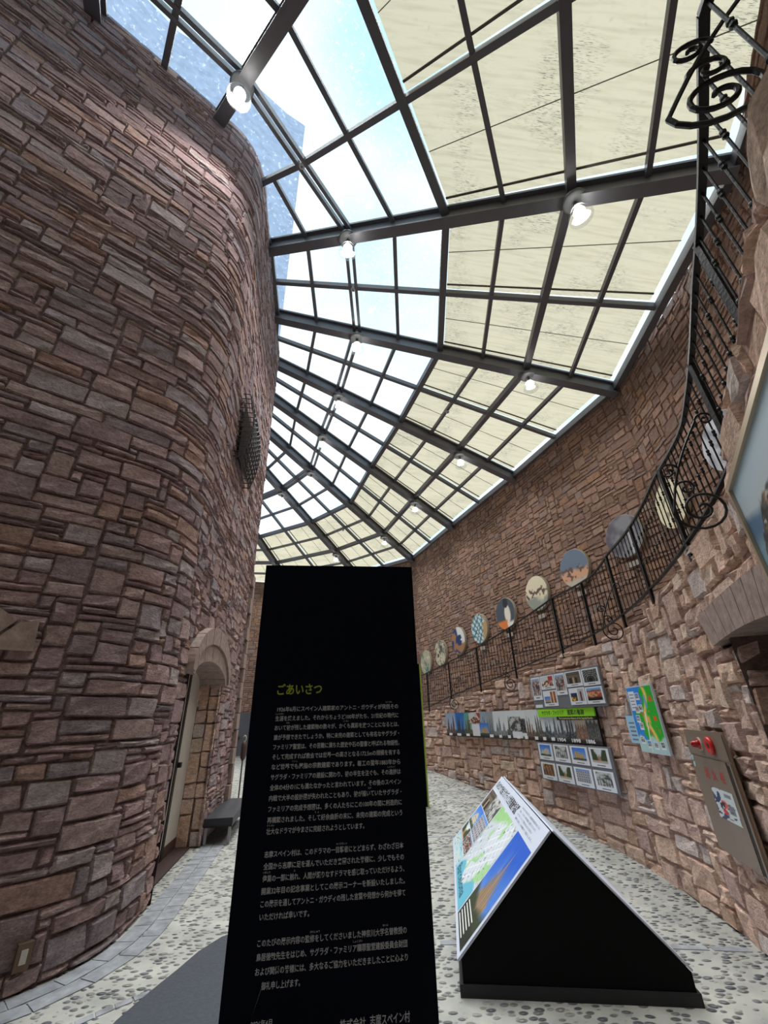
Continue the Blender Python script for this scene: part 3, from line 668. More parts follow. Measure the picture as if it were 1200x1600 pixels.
while s > s_a + .05:
    if min(abs(s - q) for q in post_s) > .035: bal.append(s)
    s -= .098
def baluster(mb, s, hi=True):
    x, y, _ = LOW.pt(np.array(s), 0., RB); z0, z1 = foot(s), float(rail_top(s)); r = .005
    n = 6 if hi else 4
    prof = [(z0, r)]
    for f in (.36, .72):
        zz = z0 + (z1 - z0) * f
        if hi: prof += [(zz - .022, r), (zz - .014, .010), (zz - .006, .010), (zz - .004, .007), (zz + .004, .007), (zz + .006, .010), (zz + .014, .010), (zz + .022, r)]
        else: prof += [(zz - .02, r), (zz, .013), (zz + .02, r)]
    prof.append((z1, r))
    mb.tube([(x, y, z) for z, _ in prof], [q for _, q in prof], n)
for s in bal[:100]: m_ = MB(); baluster(m_, s); m_.build('baluster', IRON, rail)
if len(bal) > 100:
    m_ = MB()
    for s in bal[100:]: baluster(m_, s, False)
    o = m_.build('baluster', IRON, rail); o['kind'] = 'stuff'
def scroll(mb, c, ud, r0, turns, a0, sgn, r=.008, r1=.1):
    """flat spiral in the plane (ud, up)"""
    pts = []
    for k in range(int(turns * 18) + 1):
        q = k / (turns * 18); a = a0 + sgn * 2 * math.pi * turns * q; rr = r0 * (1 - (1 - r1) * q)
        pts.append(tuple(np.array(c) + np.array(ud) * rr * math.cos(a) + np.array([0, 0, 1]) * rr * math.sin(a)))
    mb.tube(pts, r, 6); return pts[0]
for s, z in ((low_s(8.75), 1.82), (low_s(16), 2.06), (low_s(29.25), 2.42), (low_s(43.5), 2.50), (LOW.near(.875, .43), 2.94)):   # curled stays, standing out from the wall
    k = 1.0; m_ = MB(); n = LOW.n(np.array(s)); ud = np.array([-n[0], -n[1], 0.]); R0, lean = (.11, .40) if z > 2.8 else (.12, .24)
    c = LOW.pt(np.array(s), np.array(z), .028 if z > 2.8 else .125)
    scroll(m_, c, ud, R0, 1.9, math.pi, 1, .007)
    p0 = c - ud * R0
    stem = [p0 + np.array([0, 0, 1]) * q * .5 * k - ud * (.03 * math.sin(q * 3.1)) + ud * lean * q for q in np.linspace(0, 1, 9)]
    m_.tube([tuple(p) for p in stem], .0065, 6)
    e = stem[-1]; scroll(m_, e + ud * .045, ud, .045, 1.4, math.pi, -1, .006)
    e = stem[4]; scroll(m_, e - ud * .05 - np.array([0, 0, .01]), ud, .05, 1.4, 0, 1, .006)
    e = stem[2]; scroll(m_, e + ud * .05, ud, .05, 1.3, math.pi, -1, .006)
    m_.build('scroll_ornament', IRON, rail)

# ------------------------------------------------------------------ picture painters (sRGB arrays)
def base_rgb(U, *c): return np.broadcast_to(np.array(c, float), (*U.shape, 3)).copy()
def mixc(A, m, c): m = np.clip(m, 0, 1)[..., None]; return A * (1 - m) + np.array(c, float) * m
def vnoise(U, V, n, seed):
    g = np.random.default_rng(seed); G = g.random((n + 2, n + 2)); x, y = U * n, V * n; i, j = np.floor(x).astype(int), np.floor(y).astype(int); i = np.clip(i, 0, n); j = np.clip(j, 0, n)
    fx, fy = x - i, y - j; return G[j, i] * (1 - fx) * (1 - fy) + G[j, np.minimum(i + 1, n + 1)] * fx * (1 - fy) + G[np.minimum(j + 1, n + 1), i] * (1 - fx) * fy + G[np.minimum(j + 1, n + 1), np.minimum(i + 1, n + 1)] * fx * fy
def fb(U, V, seed, n=5): return .55 * vnoise(U, V, n, seed) + .3 * vnoise(U, V, n * 2, seed + 1) + .15 * vnoise(U, V, n * 4, seed + 2)
def spires(U, V, cx, w_, h, taper=1.): return np.clip((w_ * (1 - (V / h) ** taper) - abs(U - cx)) * 40, 0, 1) * (V < h)
def photo(kind, seed):
    def fn(U, V):
        g = np.random.default_rng(seed); n = fb(U, V, seed); A = base_rgb(U, 200, 205, 210)
        if kind == 'sky':                                              # building under a blue sky
            A = mixc(base_rgb(U, 60, 120, 215), V * -1 + 1.0, (150, 190, 235)); c = (206, 196, 176) if seed % 2 else (190, 160, 120)
            b = np.clip((.62 + .1 * np.sin(U * 9 + seed) - V) * 30, 0, 1) * np.clip((.36 - abs(U - .5)) * 30, 0, 1); A = mixc(A, b, c)
            win = b * ((np.sin(U * 40) > .1) & (np.sin(V * 44) > .2)); A = mixc(A, win * .75, (90, 80, 74)); A = mixc(A, np.clip((.13 - V + .1 * n) * 20, 0, 1), (70, 84, 60))
        elif kind == 'garden':
            A = base_rgb(U, 214, 222, 226); A = mixc(A, np.clip((abs(U - .5) * 1.2 + .25 * n - V * .35) * 8 - .4, 0, 1), (62, 74, 46)); A = mixc(A, spires(U, V, .5, .16, .75), (170, 120, 86)); A = mixc(A, np.clip((.18 - V) * 20, 0, 1), (190, 176, 160))
        elif kind == 'inside':
            A = base_rgb(U, 96, 66, 46); A = mixc(A, n * 1.3 - .1, (176, 132, 92)); A = mixc(A, (np.sin(U * 22 + 3 * V) > .3) * .6, (52, 38, 30)); A = mixc(A, np.clip(V - .6, 0, 1) * (n > .5) * 2, (240, 190, 120))
        elif kind == 'grey':
            A = base_rgb(U, 196, 198, 196); A = mixc(A, np.clip((n - .45) * 5, 0, 1), (72, 74, 74)); A = mixc(A, (np.sin(U * 34) > .2) * np.clip(.7 - V, 0, 1), (50, 52, 54))
        elif kind == 'dark':
            A = base_rgb(U, 40, 42, 44); rr = np.hypot(U - .5, V - .2); A = mixc(A, (np.sin(rr * 42) > .1) * .7, (176, 176, 170)); A = mixc(A, np.clip(.3 - rr, 0, 1) * 4, (12, 12, 14))
        elif kind == 'facade':
            A = base_rgb(U, 172, 172, 178); A = mixc(A, ((np.sin(U * 38) > 0) & (np.sin(V * 34) > -.2)) * .7, (60, 62, 76)); A = mixc(A, np.clip((V - .86) * 20, 0, 1), (96, 150, 222))
        elif kind == 'crowd':
            A = base_rgb(U, 150, 140, 134); A = mixc(A, (n > .5) * .8, (64, 52, 50)); A = mixc(A, (vnoise(U, V, 16, seed + 9) > .7) * .9, (214, 206, 204)); A = mixc(A, np.clip((V - .82) * 10, 0, 1), (150, 176, 214)); A = mixc(A, (vnoise(U, V, 9, seed + 5) > .78) * .8, (180, 60, 50))
        elif kind == 'hall':
            A = base_rgb(U, 108, 96, 82); A = mixc(A, np.clip((V - .62) * 8, 0, 1), (72, 66, 58)); A = mixc(A, (np.sin(V * 30) > .4) * .4 * (V > .5), (150, 140, 124)); A = mixc(A, (abs(abs(U - .5) - .2) < .1) * (V < .5) * .9, (36, 30, 26)); A = mixc(A, (abs(U - .5) < .05) * (V < .55), (196, 176, 140))
        elif kind == 'carnival':
            A = mixc(base_rgb(U, 110, 170, 225), np.clip((.75 - V + .25 * n) * 8, 0, 1), (156, 78, 58)); A = mixc(A, (n > .55) * (V < .7), (204, 150, 116)); A = mixc(A, np.clip((.3 - V) * 8, 0, 1), (26, 18, 18))
        elif kind == 'village':
            A = base_rgb(U, 206, 212, 210); A = mixc(A, np.clip((.66 - abs(U - .5) * .7 - V) * 20, 0, 1), (120, 66, 48)); A = mixc(A, (vnoise(U, V, 12, seed) > .6) * (V < .5), (226, 216, 200)); A = mixc(A, np.clip((V - .3) * 3, 0, 1) * (U > .6) * (n > .4), (176, 60, 56))
        elif kind == 'night':
            A = base_rgb(U, 34, 52, 84); A = mixc(A, np.clip((.45 - V + .2 * n) * 10, 0, 1), (96, 80, 40)); A = mixc(A, (n > .58) * (V < .5), (236, 186, 70))
        elif kind == 'statue':
            A = base_rgb(U, 180, 182, 186); A = mixc(A, np.clip((.16 - abs(U - .5)) * 20, 0, 1) * (V < .8), (96, 50, 46))
        elif kind == 'red':
            A = base_rgb(U, 124, 72, 48); A = mixc(A, n, (186, 120, 76)); A = mixc(A, np.clip((.1 - abs(U - .5)) * 20, 0, 1), (240, 226, 200))
        return A + (np.random.default_rng(seed).random(U.shape)[..., None] - .5) * 26
    return fn
PAPER = mat('print_paper_white', (228, 232, 238), .6); BOARD = mat('exhibit_board_grey', (112, 116, 122), .6); INK = mat('black_ink', (24, 24, 26), .6)
def photo_card(F, u0, u1, v0, v1, pics, parent, caption=True, d=0.):
    card = slab(F, u0, u1, v0, v1, d, d + .006).build('photo_print', PAPER, parent)
    for (a, b_, c_, e, kind, seed) in pics:
        picture('photo', F, u0 + (u1 - u0) * a, u0 + (u1 - u0) * b_, v0 + (v1 - v0) * c_, v0 + (v1 - v0) * e, d + .0075, photo(kind, seed), 26, 22, card)
    if caption:
        uu, vv = u0 + (u1 - u0) * .3, v0 + (v1 - v0) * .08
        slab(F, uu, u0 + (u1 - u0) * .72, vv, vv + (v1 - v0) * .035, d + .006, d + .0068).build('caption_line', INK, card)
    return card
def on_wall(alpha, off=.0):
    r = polar(alpha); return (r * math.sin(math.radians(alpha)), r * math.cos(math.radians(alpha)))

# upper photo board
F = RFrame((2.327, 7.33), (2.706, 5.68), 1.655, 2.13)
tb = thing('photo_board', F.at(.5, 0, .06), 'upper grey board of eight prints mounted above the green title strip on the stone wall', 'display board')
slab(F, 0, 1, 0, 1, .062, .085).build('backing', BOARD, tb)
cv_ = lambda t: 1.28 * t / (1 + .28 * t)
one = lambda k, s: [(.08, .92, .20, .93, k, s)]
for a, b_, c_, e, pc in ((.012, .135, .27, .965, one('crowd', 3)), (.145, .338, .56, .965, one('village', 4)), (.348, .495, .36, .965, one('crowd', 5)), (.505, .735, .55, .965, one('hall', 6)), (.745, .985, .53, .965, one('dark', 7)),
                         (.15, .34, .07, .52, [(.08, .5, .2, .62, 'sky', 8), (.54, .92, .2, .92, 'red', 9)]), (.515, .735, .07, .51, [(.1, .5, .22, .7, 'night', 10), (.56, .92, .2, .93, 'statue', 11)]), (.745, .985, .07, .49, one('carnival', 12))):
    photo_card(F, cv_(a), cv_(b_), c_, e, pc, tb, True, .085)
slab(F, cv_(.02), cv_(.115), .04, .13, .085, .09).build('credit_label', PAPER, tb)
# lower photo board
F = RFrame((2.293, 7.44), (2.69, 5.85), .708, 1.20)
lb = thing('photo_board', F.at(.5, 0, .06), 'lower grey board with two rows of four building photos, under the timeline strip', 'display board')
slab(F, 0, 1, 0, 1, .062, .085).build('backing', BOARD, lb)
kk = [('sky', 21), ('grey', 22), ('sky', 24), ('garden', 25), ('inside', 26), ('garden', 27), ('facade', 28), ('grey', 29)]
for k in range(8):
    c_, r = k % 4, k // 4; u0 = .022 + c_ * .243; photo_card(F, u0, u0 + .222, .535 - r * .505, .965 - r * .505, [(.12, .88, .24, .92, *kk[k])], lb, True, .085)
# long timeline banner, bent along the wall
sB0, sB1 = low_s(6.9), low_s(23.9); zB0, zB1 = 1.215, 1.652
bn_ = thing('timeline_banner', tuple(LOW.pt(np.array((sB0 + sB1) / 2), np.array(zB0), .06)), 'long strip of church building pictures with a lime green title on the stone wall', 'banner')
qs = np.linspace(sB0, sB1, 60); m_ = MB()
for a, b_ in zip(qs[:-1], qs[1:]):
    m_.hexa([tuple(LOW.pt(np.array(s), np.array(z), d)) for d in (-.022, .004) for s, z in ((a, zB0), (b_, zB0), (b_, zB1), (a, zB1))])
m_.build('backing', mat('banner_edge_black', (20, 20, 22), .6), bn_)
def banner_fn(U, V):
    A = base_rgb(U, 206, 216, 224); n = np.random.default_rng(5).random(U.shape)
    seg = [0, .09, .165, .225, .30, .345, .40, .49, .56, .615, .665, .72, .765, .835, .885, .94, 1.001]
    hue = [('c', (150, 170, 200), (96, 70, 60)), ('c', (40, 110, 200), (50, 60, 70)), ('c', (90, 160, 150), (90, 80, 50)), ('b', (222, 214, 206), (160, 110, 70)), ('c', (150, 170, 190), (70, 100, 150)), ('g', (150, 158, 164), (110, 116, 120)), ('g', (214, 222, 228), (130, 134, 138)), ('g', (216, 224, 230), (76, 80, 84)), ('p', (220, 228, 232), (44, 42, 42)), ('s', (216, 222, 226), (110, 80, 62)), ('g', (216, 226, 232), (90, 84, 76)), ('g', (212, 222, 230), (70, 76, 80)), ('g', (220, 228, 234), (90, 98, 104)), ('g', (206, 212, 216), (60, 66, 72)), ('s', (214, 200, 178), (140, 106, 84)), ('f', (176, 176, 170), (84, 84, 82))]
    for k, (kd, sky, fig) in enumerate(hue):
        mk = ((U >= seg[k]) & (U < seg[k + 1])); u = (U - seg[k]) / (seg[k + 1] - seg[k]); g = np.random.default_rng(40 + k)
        B = mixc(base_rgb(U, *sky), .25 - .25 * V, (255, 255, 255)); h = np.zeros(U.shape)
        if kd == 'f': h = np.clip((.62 + .05 * np.sin(u * 20) - V) * 30, 0, 1); 
        elif kd == 'p': h = np.clip((.72 - V) * 30, 0, 1) * (V > .22)
        elif kd == 's' and k > 12: h = np.clip((.42 + .14 * np.abs(np.sin(u * 16)) - V) * 30, 0, 1)
        else:
            for q in range(3): h = np.maximum(h, spires(u, V, .22 + .26 * q + g.uniform(-.05, .05), .14, g.uniform(.6, .98), 1.8))
            h = np.maximum(h, np.clip((.24 + .12 * vnoise(u, V, 6, k) - V) * 30, 0, 1))
        B = mixc(B, h * (.65 + .35 * (n > .35)), fig)
        B = mixc(B, h * (np.sin(u * 44) > .6) * .4, (30, 30, 32))
        B = mixc(B, np.clip((.13 - V) * 20, 0, 1) * .8, (34, 34, 36))
        A = np.where(mk[..., None], B, A)
    return A
nx, ny = 420, 34; U, V = np.meshgrid(np.linspace(0, 1, nx), np.linspace(0, 1, ny))
P = LOW.pt((sB0 + (sB1 - sB0) * U).ravel(), (zB0 + (zB1 - zB0) * V).ravel(), .0055).reshape(ny, nx, 3)
grid_mesh('picture_strip', P, lina(banner_fn(U, V)), PRINT, bn_)
def bf(a0, a1): return Frame(LOW.pt(np.array(low_s(a0)), 0., .006)[:2], LOW.pt(np.array(low_s(a1)), 0., .006)[:2], zB0, zB1)
T = bf(18.0, 24.05)
ti = slab(T, 0, 1, .76, .998, .002, .02).build('title_strip', mat('lime_green_print', (150, 226, 30), .55), bn_)
text('title_text', T, [('サグラダ・ファミリア', T.L * .09, .357, T.L * .42, .068)], .0215, INK, ti, .012)
text('title_text', T, [('建築の軌跡', T.L * .57, .355, T.L * .28, .074)], .0215, INK, ti, .012)
su = slab(T, .36, 1.0, .655, .76, .002, .019).build('subtitle_strip', mat('banner_black', (10, 10, 8), .6), bn_)
text('subtitle_text', T, [('The Construction History of the Sagrada Familia', T.L * .40, .298, T.L * .56, .034)], .0205, mat('pale_yellow_ink', (226, 226, 150), .6), su, .008)
YW = mat('white_ink', (244, 244, 244), .6)
for a0, a1, yr in ((19.5, 20.6, '1904'), (21.0, 22.2, '1898'), (22.55, 24.0, '1886')):
    f_ = bf(a0, a1); text('year_text', f_, [(yr, 0, .012, .19, .062)], .012, YW, bn_, .03)
for a0 in (7.2, 8.15, 9.1, 12.0, 13.0, 14.0, 15.0, 15.9, 16.9, 17.9, 18.7):
    f_ = bf(a0, a0 + .5); slab(f_, .05, .8, .03, .13, .001, .006).build('year_tag', YW, bn_)
for a0, a1, v0, v1, kd, sd in ((9.75, 11.0, .56, .97, 'village', 50), (10.9, 12.0, .1, .55, 'sky', 52), (14.5, 15.7, .3, .78, 'grey', 53)):
    picture('inset_photo', bf(a0, a1), 0, 1, v0, v1, .004, photo(kd, sd), 24, 20, bn_)
slab(bf(10.0, 10.8), 0, 1, .05, .52, .001, .005).build('text_card', PAPER, bn_)
slab(bf(14.55, 15.75), 0, 1, .05, .27, .001, .005).build('text_card', PAPER, bn_)

# park map board and the small blue sheet behind its edge
F = RFrame((2.722, 5.19), (2.67, 4.592), 1.198, 1.838)
mp_ = thing('map_board', F.at(.5, 0, .06), 'upright green and blue illustrated map board on the stone wall between photos and hydrant cabinet', 'map')
slab(F, 0, 1, 0, 1, .058, .08).build('board', mat('map_edge_pale', (196, 212, 222), .5), mp_)
def map_fn(U, V):
    n = fb(U, V, 61, 4); A = base_rgb(U, 46, 140, 226)
    coast = .34 + .16 * np.sin(V * 8 + .5) + .1 * np.sin(V * 19); A = mixc(A, np.clip((U - coast + .2 * (.5 - V)) * 30, 0, 1), (40, 178, 44))
    A = mixc(A, np.clip((.085 - abs(U - (.62 + .10 * np.sin(V * 9)))) * 18, 0, 1) * (n > .33), (240, 206, 110))
    A = mixc(A, np.clip((.14 - abs(U - .55)) * 20, 0, 1) * np.clip((.13 - abs(V - .44)) * 20, 0, 1) * (vnoise(U, V, 14, 3) > .42), (236, 190, 90))
    A = mixc(A, (vnoise(U, V, 18, 7) > .80) * (U > .4) * (V > .2), (226, 84, 50)); A = mixc(A, np.clip((.05 - abs(U - .66)) * 30, 0, 1) * (abs(V - .76) < .1), (96, 170, 220))
    A = mixc(A, (abs(U - .86) < .05) * (abs(V - .5) < .035), (240, 90, 40)); A = mixc(A, np.clip((.22 - V + .04 * np.sin(U * 14)) * 30, 0, 1), (176, 214, 210)); A = mixc(A, np.clip((.03 - abs(U - .48 - .2 * (V - .3))) * 60, 0, 1) * (V < .6), (236, 240, 226))
    return A
picture('printed_map', F, .025, .975, .02, .98, .0815, map_fn, 60, 90, mp_)
for u0, v0, w_, h in ((.06, .62, .24, .30), ):
    bx = slab(F, u0, u0 + w_, v0, v0 + h, .0815, .0835).build('text_panel', PAPER, mp_)
    for k in range(5): slab(F, u0 + .04, u0 + w_ - .04, v0 + .04 + k * .05, v0 + .055 + k * .05, .0835, .084).build('text_line', mat('grey_ink', (120, 124, 134), .6), bx)
for k, (u0, v0) in enumerate(((.32, .78), (.2, .58), (.34, .60), (.14, .44), (.2, .33), (.1, .12), (.32, .07), (.55, .06), (.78, .07))):
    cd = slab(F, u0, u0 + .15, v0, v0 + .11, .0815, .083).build('photo_card', PAPER, mp_); picture('photo', F, u0 + .015, u0 + .135, v0 + .03, v0 + .1, .084, photo(['sky', 'facade', 'grey'][k % 3], 70 + k), 10, 8, cd)
F = RFrame((2.728, 5.42), (2.722, 5.196), 1.27, 1.545)
sb = thing('notice_sheet', F.at(.5, 0, .05), 'small pale blue sheet tucked beside the lower left edge of the map board', 'notice')
slab(F, 0, 1, 0, 1, .05, .055).build('sheet', mat('pale_blue_paper', (160, 206, 232), .6), sb)
for k in range(5): slab(F, .2, .75, .1 + k * .15, .16 + k * .15, .055, .0555).build('text_line', MATS['grey_ink'], sb)

# fire hydrant cabinet
F = RFrame((2.594, 4.181), (2.366, 3.392), .60, 1.437, .05)
hy = thing('hydrant_cabinet', F.at(.5, 0, .05), 'flush brown steel fire hydrant cabinet with red lamp and bell beside the passage opening', 'cabinet')
BRZ = mat('bronze_grey_steel', (146, 132, 118), .42, .55, .5, noise=.05, nscale=3)
slab(F, 0, 1, 0, 1, .03, .045).build('body', BRZ, hy)
slab(F, .012, .985, .785, .985, .045, .052).build('alarm_plate', BRZ, hy)
dor = slab(F, .012, .875, .012, .77, .045, .053).build('door', BRZ, hy)
slab(F, .89, .955, .012, .75, .045, .0475).build('door_gap', MATS['black_rubber'], hy)
slab(F, .96, .99, .012, .77, .045, .056).build('hinge_strip', BRZ, hy)
for q, ch_ in enumerate('消火栓'): text('lettering', F, [(ch_, .235 + .15 * q, .505, .085, .085)], .054, mat('red_ink', (196, 40, 40), .5), dor, .01)
def sticker_fn(U, V):
    A = base_rgb(U, 206, 214, 216); A = mixc(A, (vnoise(U, V, 7, 91) > .66) * (U < .55), (60, 74, 110)); A = mixc(A, (np.hypot(U - .45, (V - .52) * 1.2) < .15), (222, 96, 90)); A = mixc(A, (np.hypot(U - .4, V - .28) < .1), (214, 60, 56)); A = mixc(A, (abs(U - .75) < .14) * (abs(V - .42) < .14), (120, 126, 130)); A = mixc(A, (abs(U - .72) < .16) * (abs(V - .85) < .06), (130, 140, 146)); return mixc(A, (vnoise(U, V, 12, 92) > .74) * (V < .6), (50, 52, 60))
picture('instruction_sticker', F, .33, .80, .30, .535, .0545, sticker_fn, 30, 36, dor)
for v in (.69, .75): MB().lathe(F.at(.06, v, .053), [(.02, 0), (.02, .003), (.0, .003)], 14, F.n).build('round_sticker', mat('pale_teal', (170, 206, 204), .5), dor)
RED = mat('alarm_red', (206, 40, 36), .3); lm = MB().lathe(F.at(.40, .885, .052), [(.04, 0), (.04, .012), (.03, .016), (.028, .03), (.02, .06), (.0, .068)], 18, F.n).build('alarm_lamp', mat('red_lens', (170, 16, 20), .15), hy, True)
MB().lathe(F.at(.40, .885, .050), [(.048, 0), (.048, .010), (.03, .011)], 18, F.n).build('bezel', mat('alarm_pale', (214, 190, 176), .4), lm)
be = MB().lathe(F.at(.68, .885, .052), [(.062, 0), (.062, .018), (.05, .026), (.03, .024), (.02, .014), (.0, .014)], 22, F.n).build('alarm_bell', RED, hy, True)
MB().lathe(F.at(.68, .885, .066), [(.017, 0), (.017, .008), (.0, .010)], 14, F.n).build('push_button', mat('button_dark', (50, 14, 14), .4), be)

# framed painting on the near wall
pa, pb = on_wall(43.56), on_wall(58.0)
F = RFrame(pa, pb, 1.90, 2.566, .085)
fp = thing('framed_painting', F.at(.5, 0, .05), 'large framed seascape painting with pale sky and rocky coast on the near stone wall', 'painting')
m_ = MB(); GOLD = mat('champagne_frame', (190, 172, 148), .35, .4, .5)
for u0, u1, v0, v1 in ((0, 1, 0, .045), (0, 1, .955, 1), (0, .026, .045, .955), (.974, 1, .045, .955)): slab(F, u0, u1, v0, v1, .0, .10, m_)
m_.build('frame', GOLD, fp)
def sea_fn(U, V):
    n = fb(np.clip(U * 2, 0, 1), V, 101, 6); A = mixc(base_rgb(U, 168, 200, 220), np.clip(1.25 - V * 1.15, 0, 1), (216, 198, 186)); A = mixc(A, np.clip((.74 - .35 * U + .04 * n - V) * 14, 0, 1), (84, 116, 146)); A = mixc(A, np.clip((.60 - .3 * U - V) * 9, 0, 1), (128, 162, 178))
    h = .36 + .34 * np.clip((U - .025) * 5, 0, 1) + .22 * (n - .5) - .5 * np.clip(U - .4, 0, 1); L_ = np.clip((h - V) * 40, 0, 1) * np.clip((U - .02) * 60 - (V - .1) * 2, 0, 1); A = mixc(A, L_, (84, 82, 78)); A = mixc(A, L_ * (vnoise(U, V, 40, 102) > .55) * .8, (40, 44, 48)); A = mixc(A, L_ * (vnoise(U, V, 34, 104) > .72) * .8, (156, 116, 90)); A = mixc(A, L_ * (vnoise(U, V, 44, 105) > .8) * .8, (214, 206, 196)); return A
picture('canvas', F, .026, .974, .045, .955, .086, sea_fn, 110, 80, fp, PAINT)

# ------------------------------------------------------------------ round plaques on the outer wall
def disc_art(k):
    def fn(U, V):
        x, y = U * 2 - 1, V * 2 - 1; n = fb(U, V, 120 + k, 4); g_ = np.random.default_rng(k)
        if k == 0: A = mixc(base_rgb(U, 166, 160, 140), np.clip((n - .45) * 5, 0, 1), (86, 120, 104)); A = mixc(A, (vnoise(U, V, 12, 3) > .68), (190, 186, 170))
        elif k == 1: A = mixc(base_rgb(U, 186, 180, 158), np.clip((n - .48) * 6, 0, 1), (112, 110, 98)); A = mixc(A, (vnoise(U, V, 16, 4) > .7), (70, 72, 66))
        elif k == 2: A = base_rgb(U, 150, 110, 74); A = mixc(A, np.clip((.1 - x + .5 * np.sin(y * 4)) * 8, 0, 1) * (n > .38), (44, 58, 104)); A = mixc(A, np.clip((x - .0 + .2 * y) * 8, 0, 1) * (y > -.25), (206, 208, 206)); A = mixc(A, (np.hypot(x - .2, y) < .4) * (n > .45), (40, 52, 96))
        elif k == 3: A = mixc(base_rgb(U, 190, 208, 208), (np.sin((x + y) * 14 + 8 * n) > .2) * .9, (74, 130, 150)); A = mixc(A, (np.sin((x - y) * 12 + 9 * n) > .75), (40, 70, 80)); A = mixc(A, np.clip((x - .3) * 4, 0, 1) * (n > .45), (170, 140, 96))
        elif k == 4: A = base_rgb(U, 64, 72, 84); A = mixc(A, np.clip((.5 - np.hypot(x * 1.5 - .35, y * .8 + .05)) * 10, 0, 1), (214, 208, 196)); A = mixc(A, np.clip((.36 - np.hypot(x * 1.3 - .2, y - .66)) * 14, 0, 1), (26, 26, 30)); A = mixc(A, np.clip((-y - .35) * 8, 0, 1) * (x < .15), (206, 116, 50)); A = mixc(A, np.clip((-y - .5) * 8, 0, 1) * (x > .1), (216, 210, 202))
        elif k == 5: A = mixc(base_rgb(U, 208, 200, 174), np.clip((-y * .8 - .1 + .9 * (n - .5)) * 4, 0, .75), (112, 124, 120)); A = mixc(A, (vnoise(U, V, 14, 6) > .56) * (abs(y - .05) < .26), (90, 70, 62))
        elif k == 6: A = mixc(base_rgb(U, 96, 112, 132), np.clip((.05 - y + .7 * (n - .5)) * 6, 0, 1), (196, 150, 118)); A = mixc(A, (vnoise(U, V, 14, 8) > .6) * (y < .1), (96, 74, 72)); A = mixc(A, np.clip((-y - .55) * 8, 0, 1), (176, 172, 160))
        elif k == 7: A = mixc(base_rgb(U, 122, 124, 130), np.clip((n - .45) * 5, 0, 1), (84, 80, 92)); A = mixc(A, np.clip((.2 - abs(x - .4)) * 9, 0, 1) * (y < .2), (190, 194, 200))
        elif k == 8: A = mixc(base_rgb(U, 218, 212, 182), (vnoise(U, V, 16, 11) > .58) * (abs(x) < .45) * .8, (128, 132, 120)); A = mixc(A, (np.sin(y * 40) > .3) * (abs(x - .1) < .35) * (y < -.2), (190, 150, 90))
        else: A = mixc(base_rgb(U, 190, 194, 204), np.clip((n - .45) * 5, 0, 1), (120, 124, 136))
        return A
    return fn
PL = [(1.788, 20.112, 3.83), (2.326, 18.702, 4.046), (2.90, 17.198, 4.294), (3.481, 15.71, 4.473), (4.089, 14.163, 4.652), (4.703, 12.591, 4.91), (5.271, 10.979, 5.151), (5.86, 9.306, 5.377), (6.132, 7.818, 5.482), (5.98, 5.9, 5.72)]
PLAB = ['farthest round plaque along the stair wall, greenish grey picture', 'round plaque with a sand and grey rocky scene, second from the far end', 'round plaque with dark blue and white shapes on brown ground', 'round plaque with a blue green mosaic pattern on the stair wall', 'round plaque with a pale portrait on dark ground and orange corner', 'round cream plaque with a brown town view, behind the railing top', 'round plaque with grey sky above an orange crowd scene', 'round grey plaque seen through the stair railing bars', 'round cream plaque behind the thick railing post', 'round pale grey plaque nearest the front, behind many railing bars']
RIM = mat('plaque_edge', (150, 142, 126), .6)
for k, (x, y, z) in enumerate(PL):
    q = OUT.near(x, y); j = np.argmin([abs(s - q) for s in OUT.S]); tt = None
    best = None
    for a, b_ in zip(OUT.P[:-1], OUT.P[1:]):                            # foot on the nearest wall run
        e = b_ - a; t = np.clip(np.dot(np.array([x, y]) - a, e) / np.dot(e, e), 0, 1); p = a + e * t; dd = np.hypot(*(np.array([x, y]) - p))
        if best is None or dd < best[0]: best = (dd, p, e / np.linalg.norm(e))
    p, e = best[1], best[2]; n = np.array([e[1], -e[0], 0]); c = np.array([*p, z]) + n * .04; e3 = np.array([*e, 0]); R = .53
    pq = thing('wall_plaque', c, PLAB[k], 'plaque', 'round picture plaques along the stair wall')
    MB().lathe(c, [(R, -.04), (R, .05), (R - .012, .055), (0, .055)], 40, n).build('board', RIM, pq)
    nr, na = 16, 60; rr, th = np.meshgrid(np.linspace(.001, R - .012, nr), np.linspace(0, 2 * math.pi, na)); U, V = .5 + rr / (2 * R) * np.cos(th), .5 + rr / (2 * R) * np.sin(th)
    P = c + n * .0565 + e3 * (rr * np.cos(th))[..., None] + np.array([0, 0, 1]) * (rr * np.sin(th))[..., None]
    grid_mesh('artwork', P[:, ::-1], lina(disc_art(k)(U, V))[:, ::-1], PAINT, pq)
    if 3 <= k <= 8:
        G = Frame(np.array([*(p - e * .17), 0])[:2], (p + e * .17), z - .76, z - .64)
        cp = tag(slab(G, 0, 1, 0, 1, .02, .05).build('caption_plate', mat('caption_grey', (150, 142, 132), .6), None, base=G.at(.5, .5, .03)), f'small grey caption plate under the {["blue green mosaic", "pale portrait", "cream town view", "orange crowd scene", "grey through railing", "cream behind the post"][k - 3]} plaque', 'caption plate', 'caption plates under the plaques')

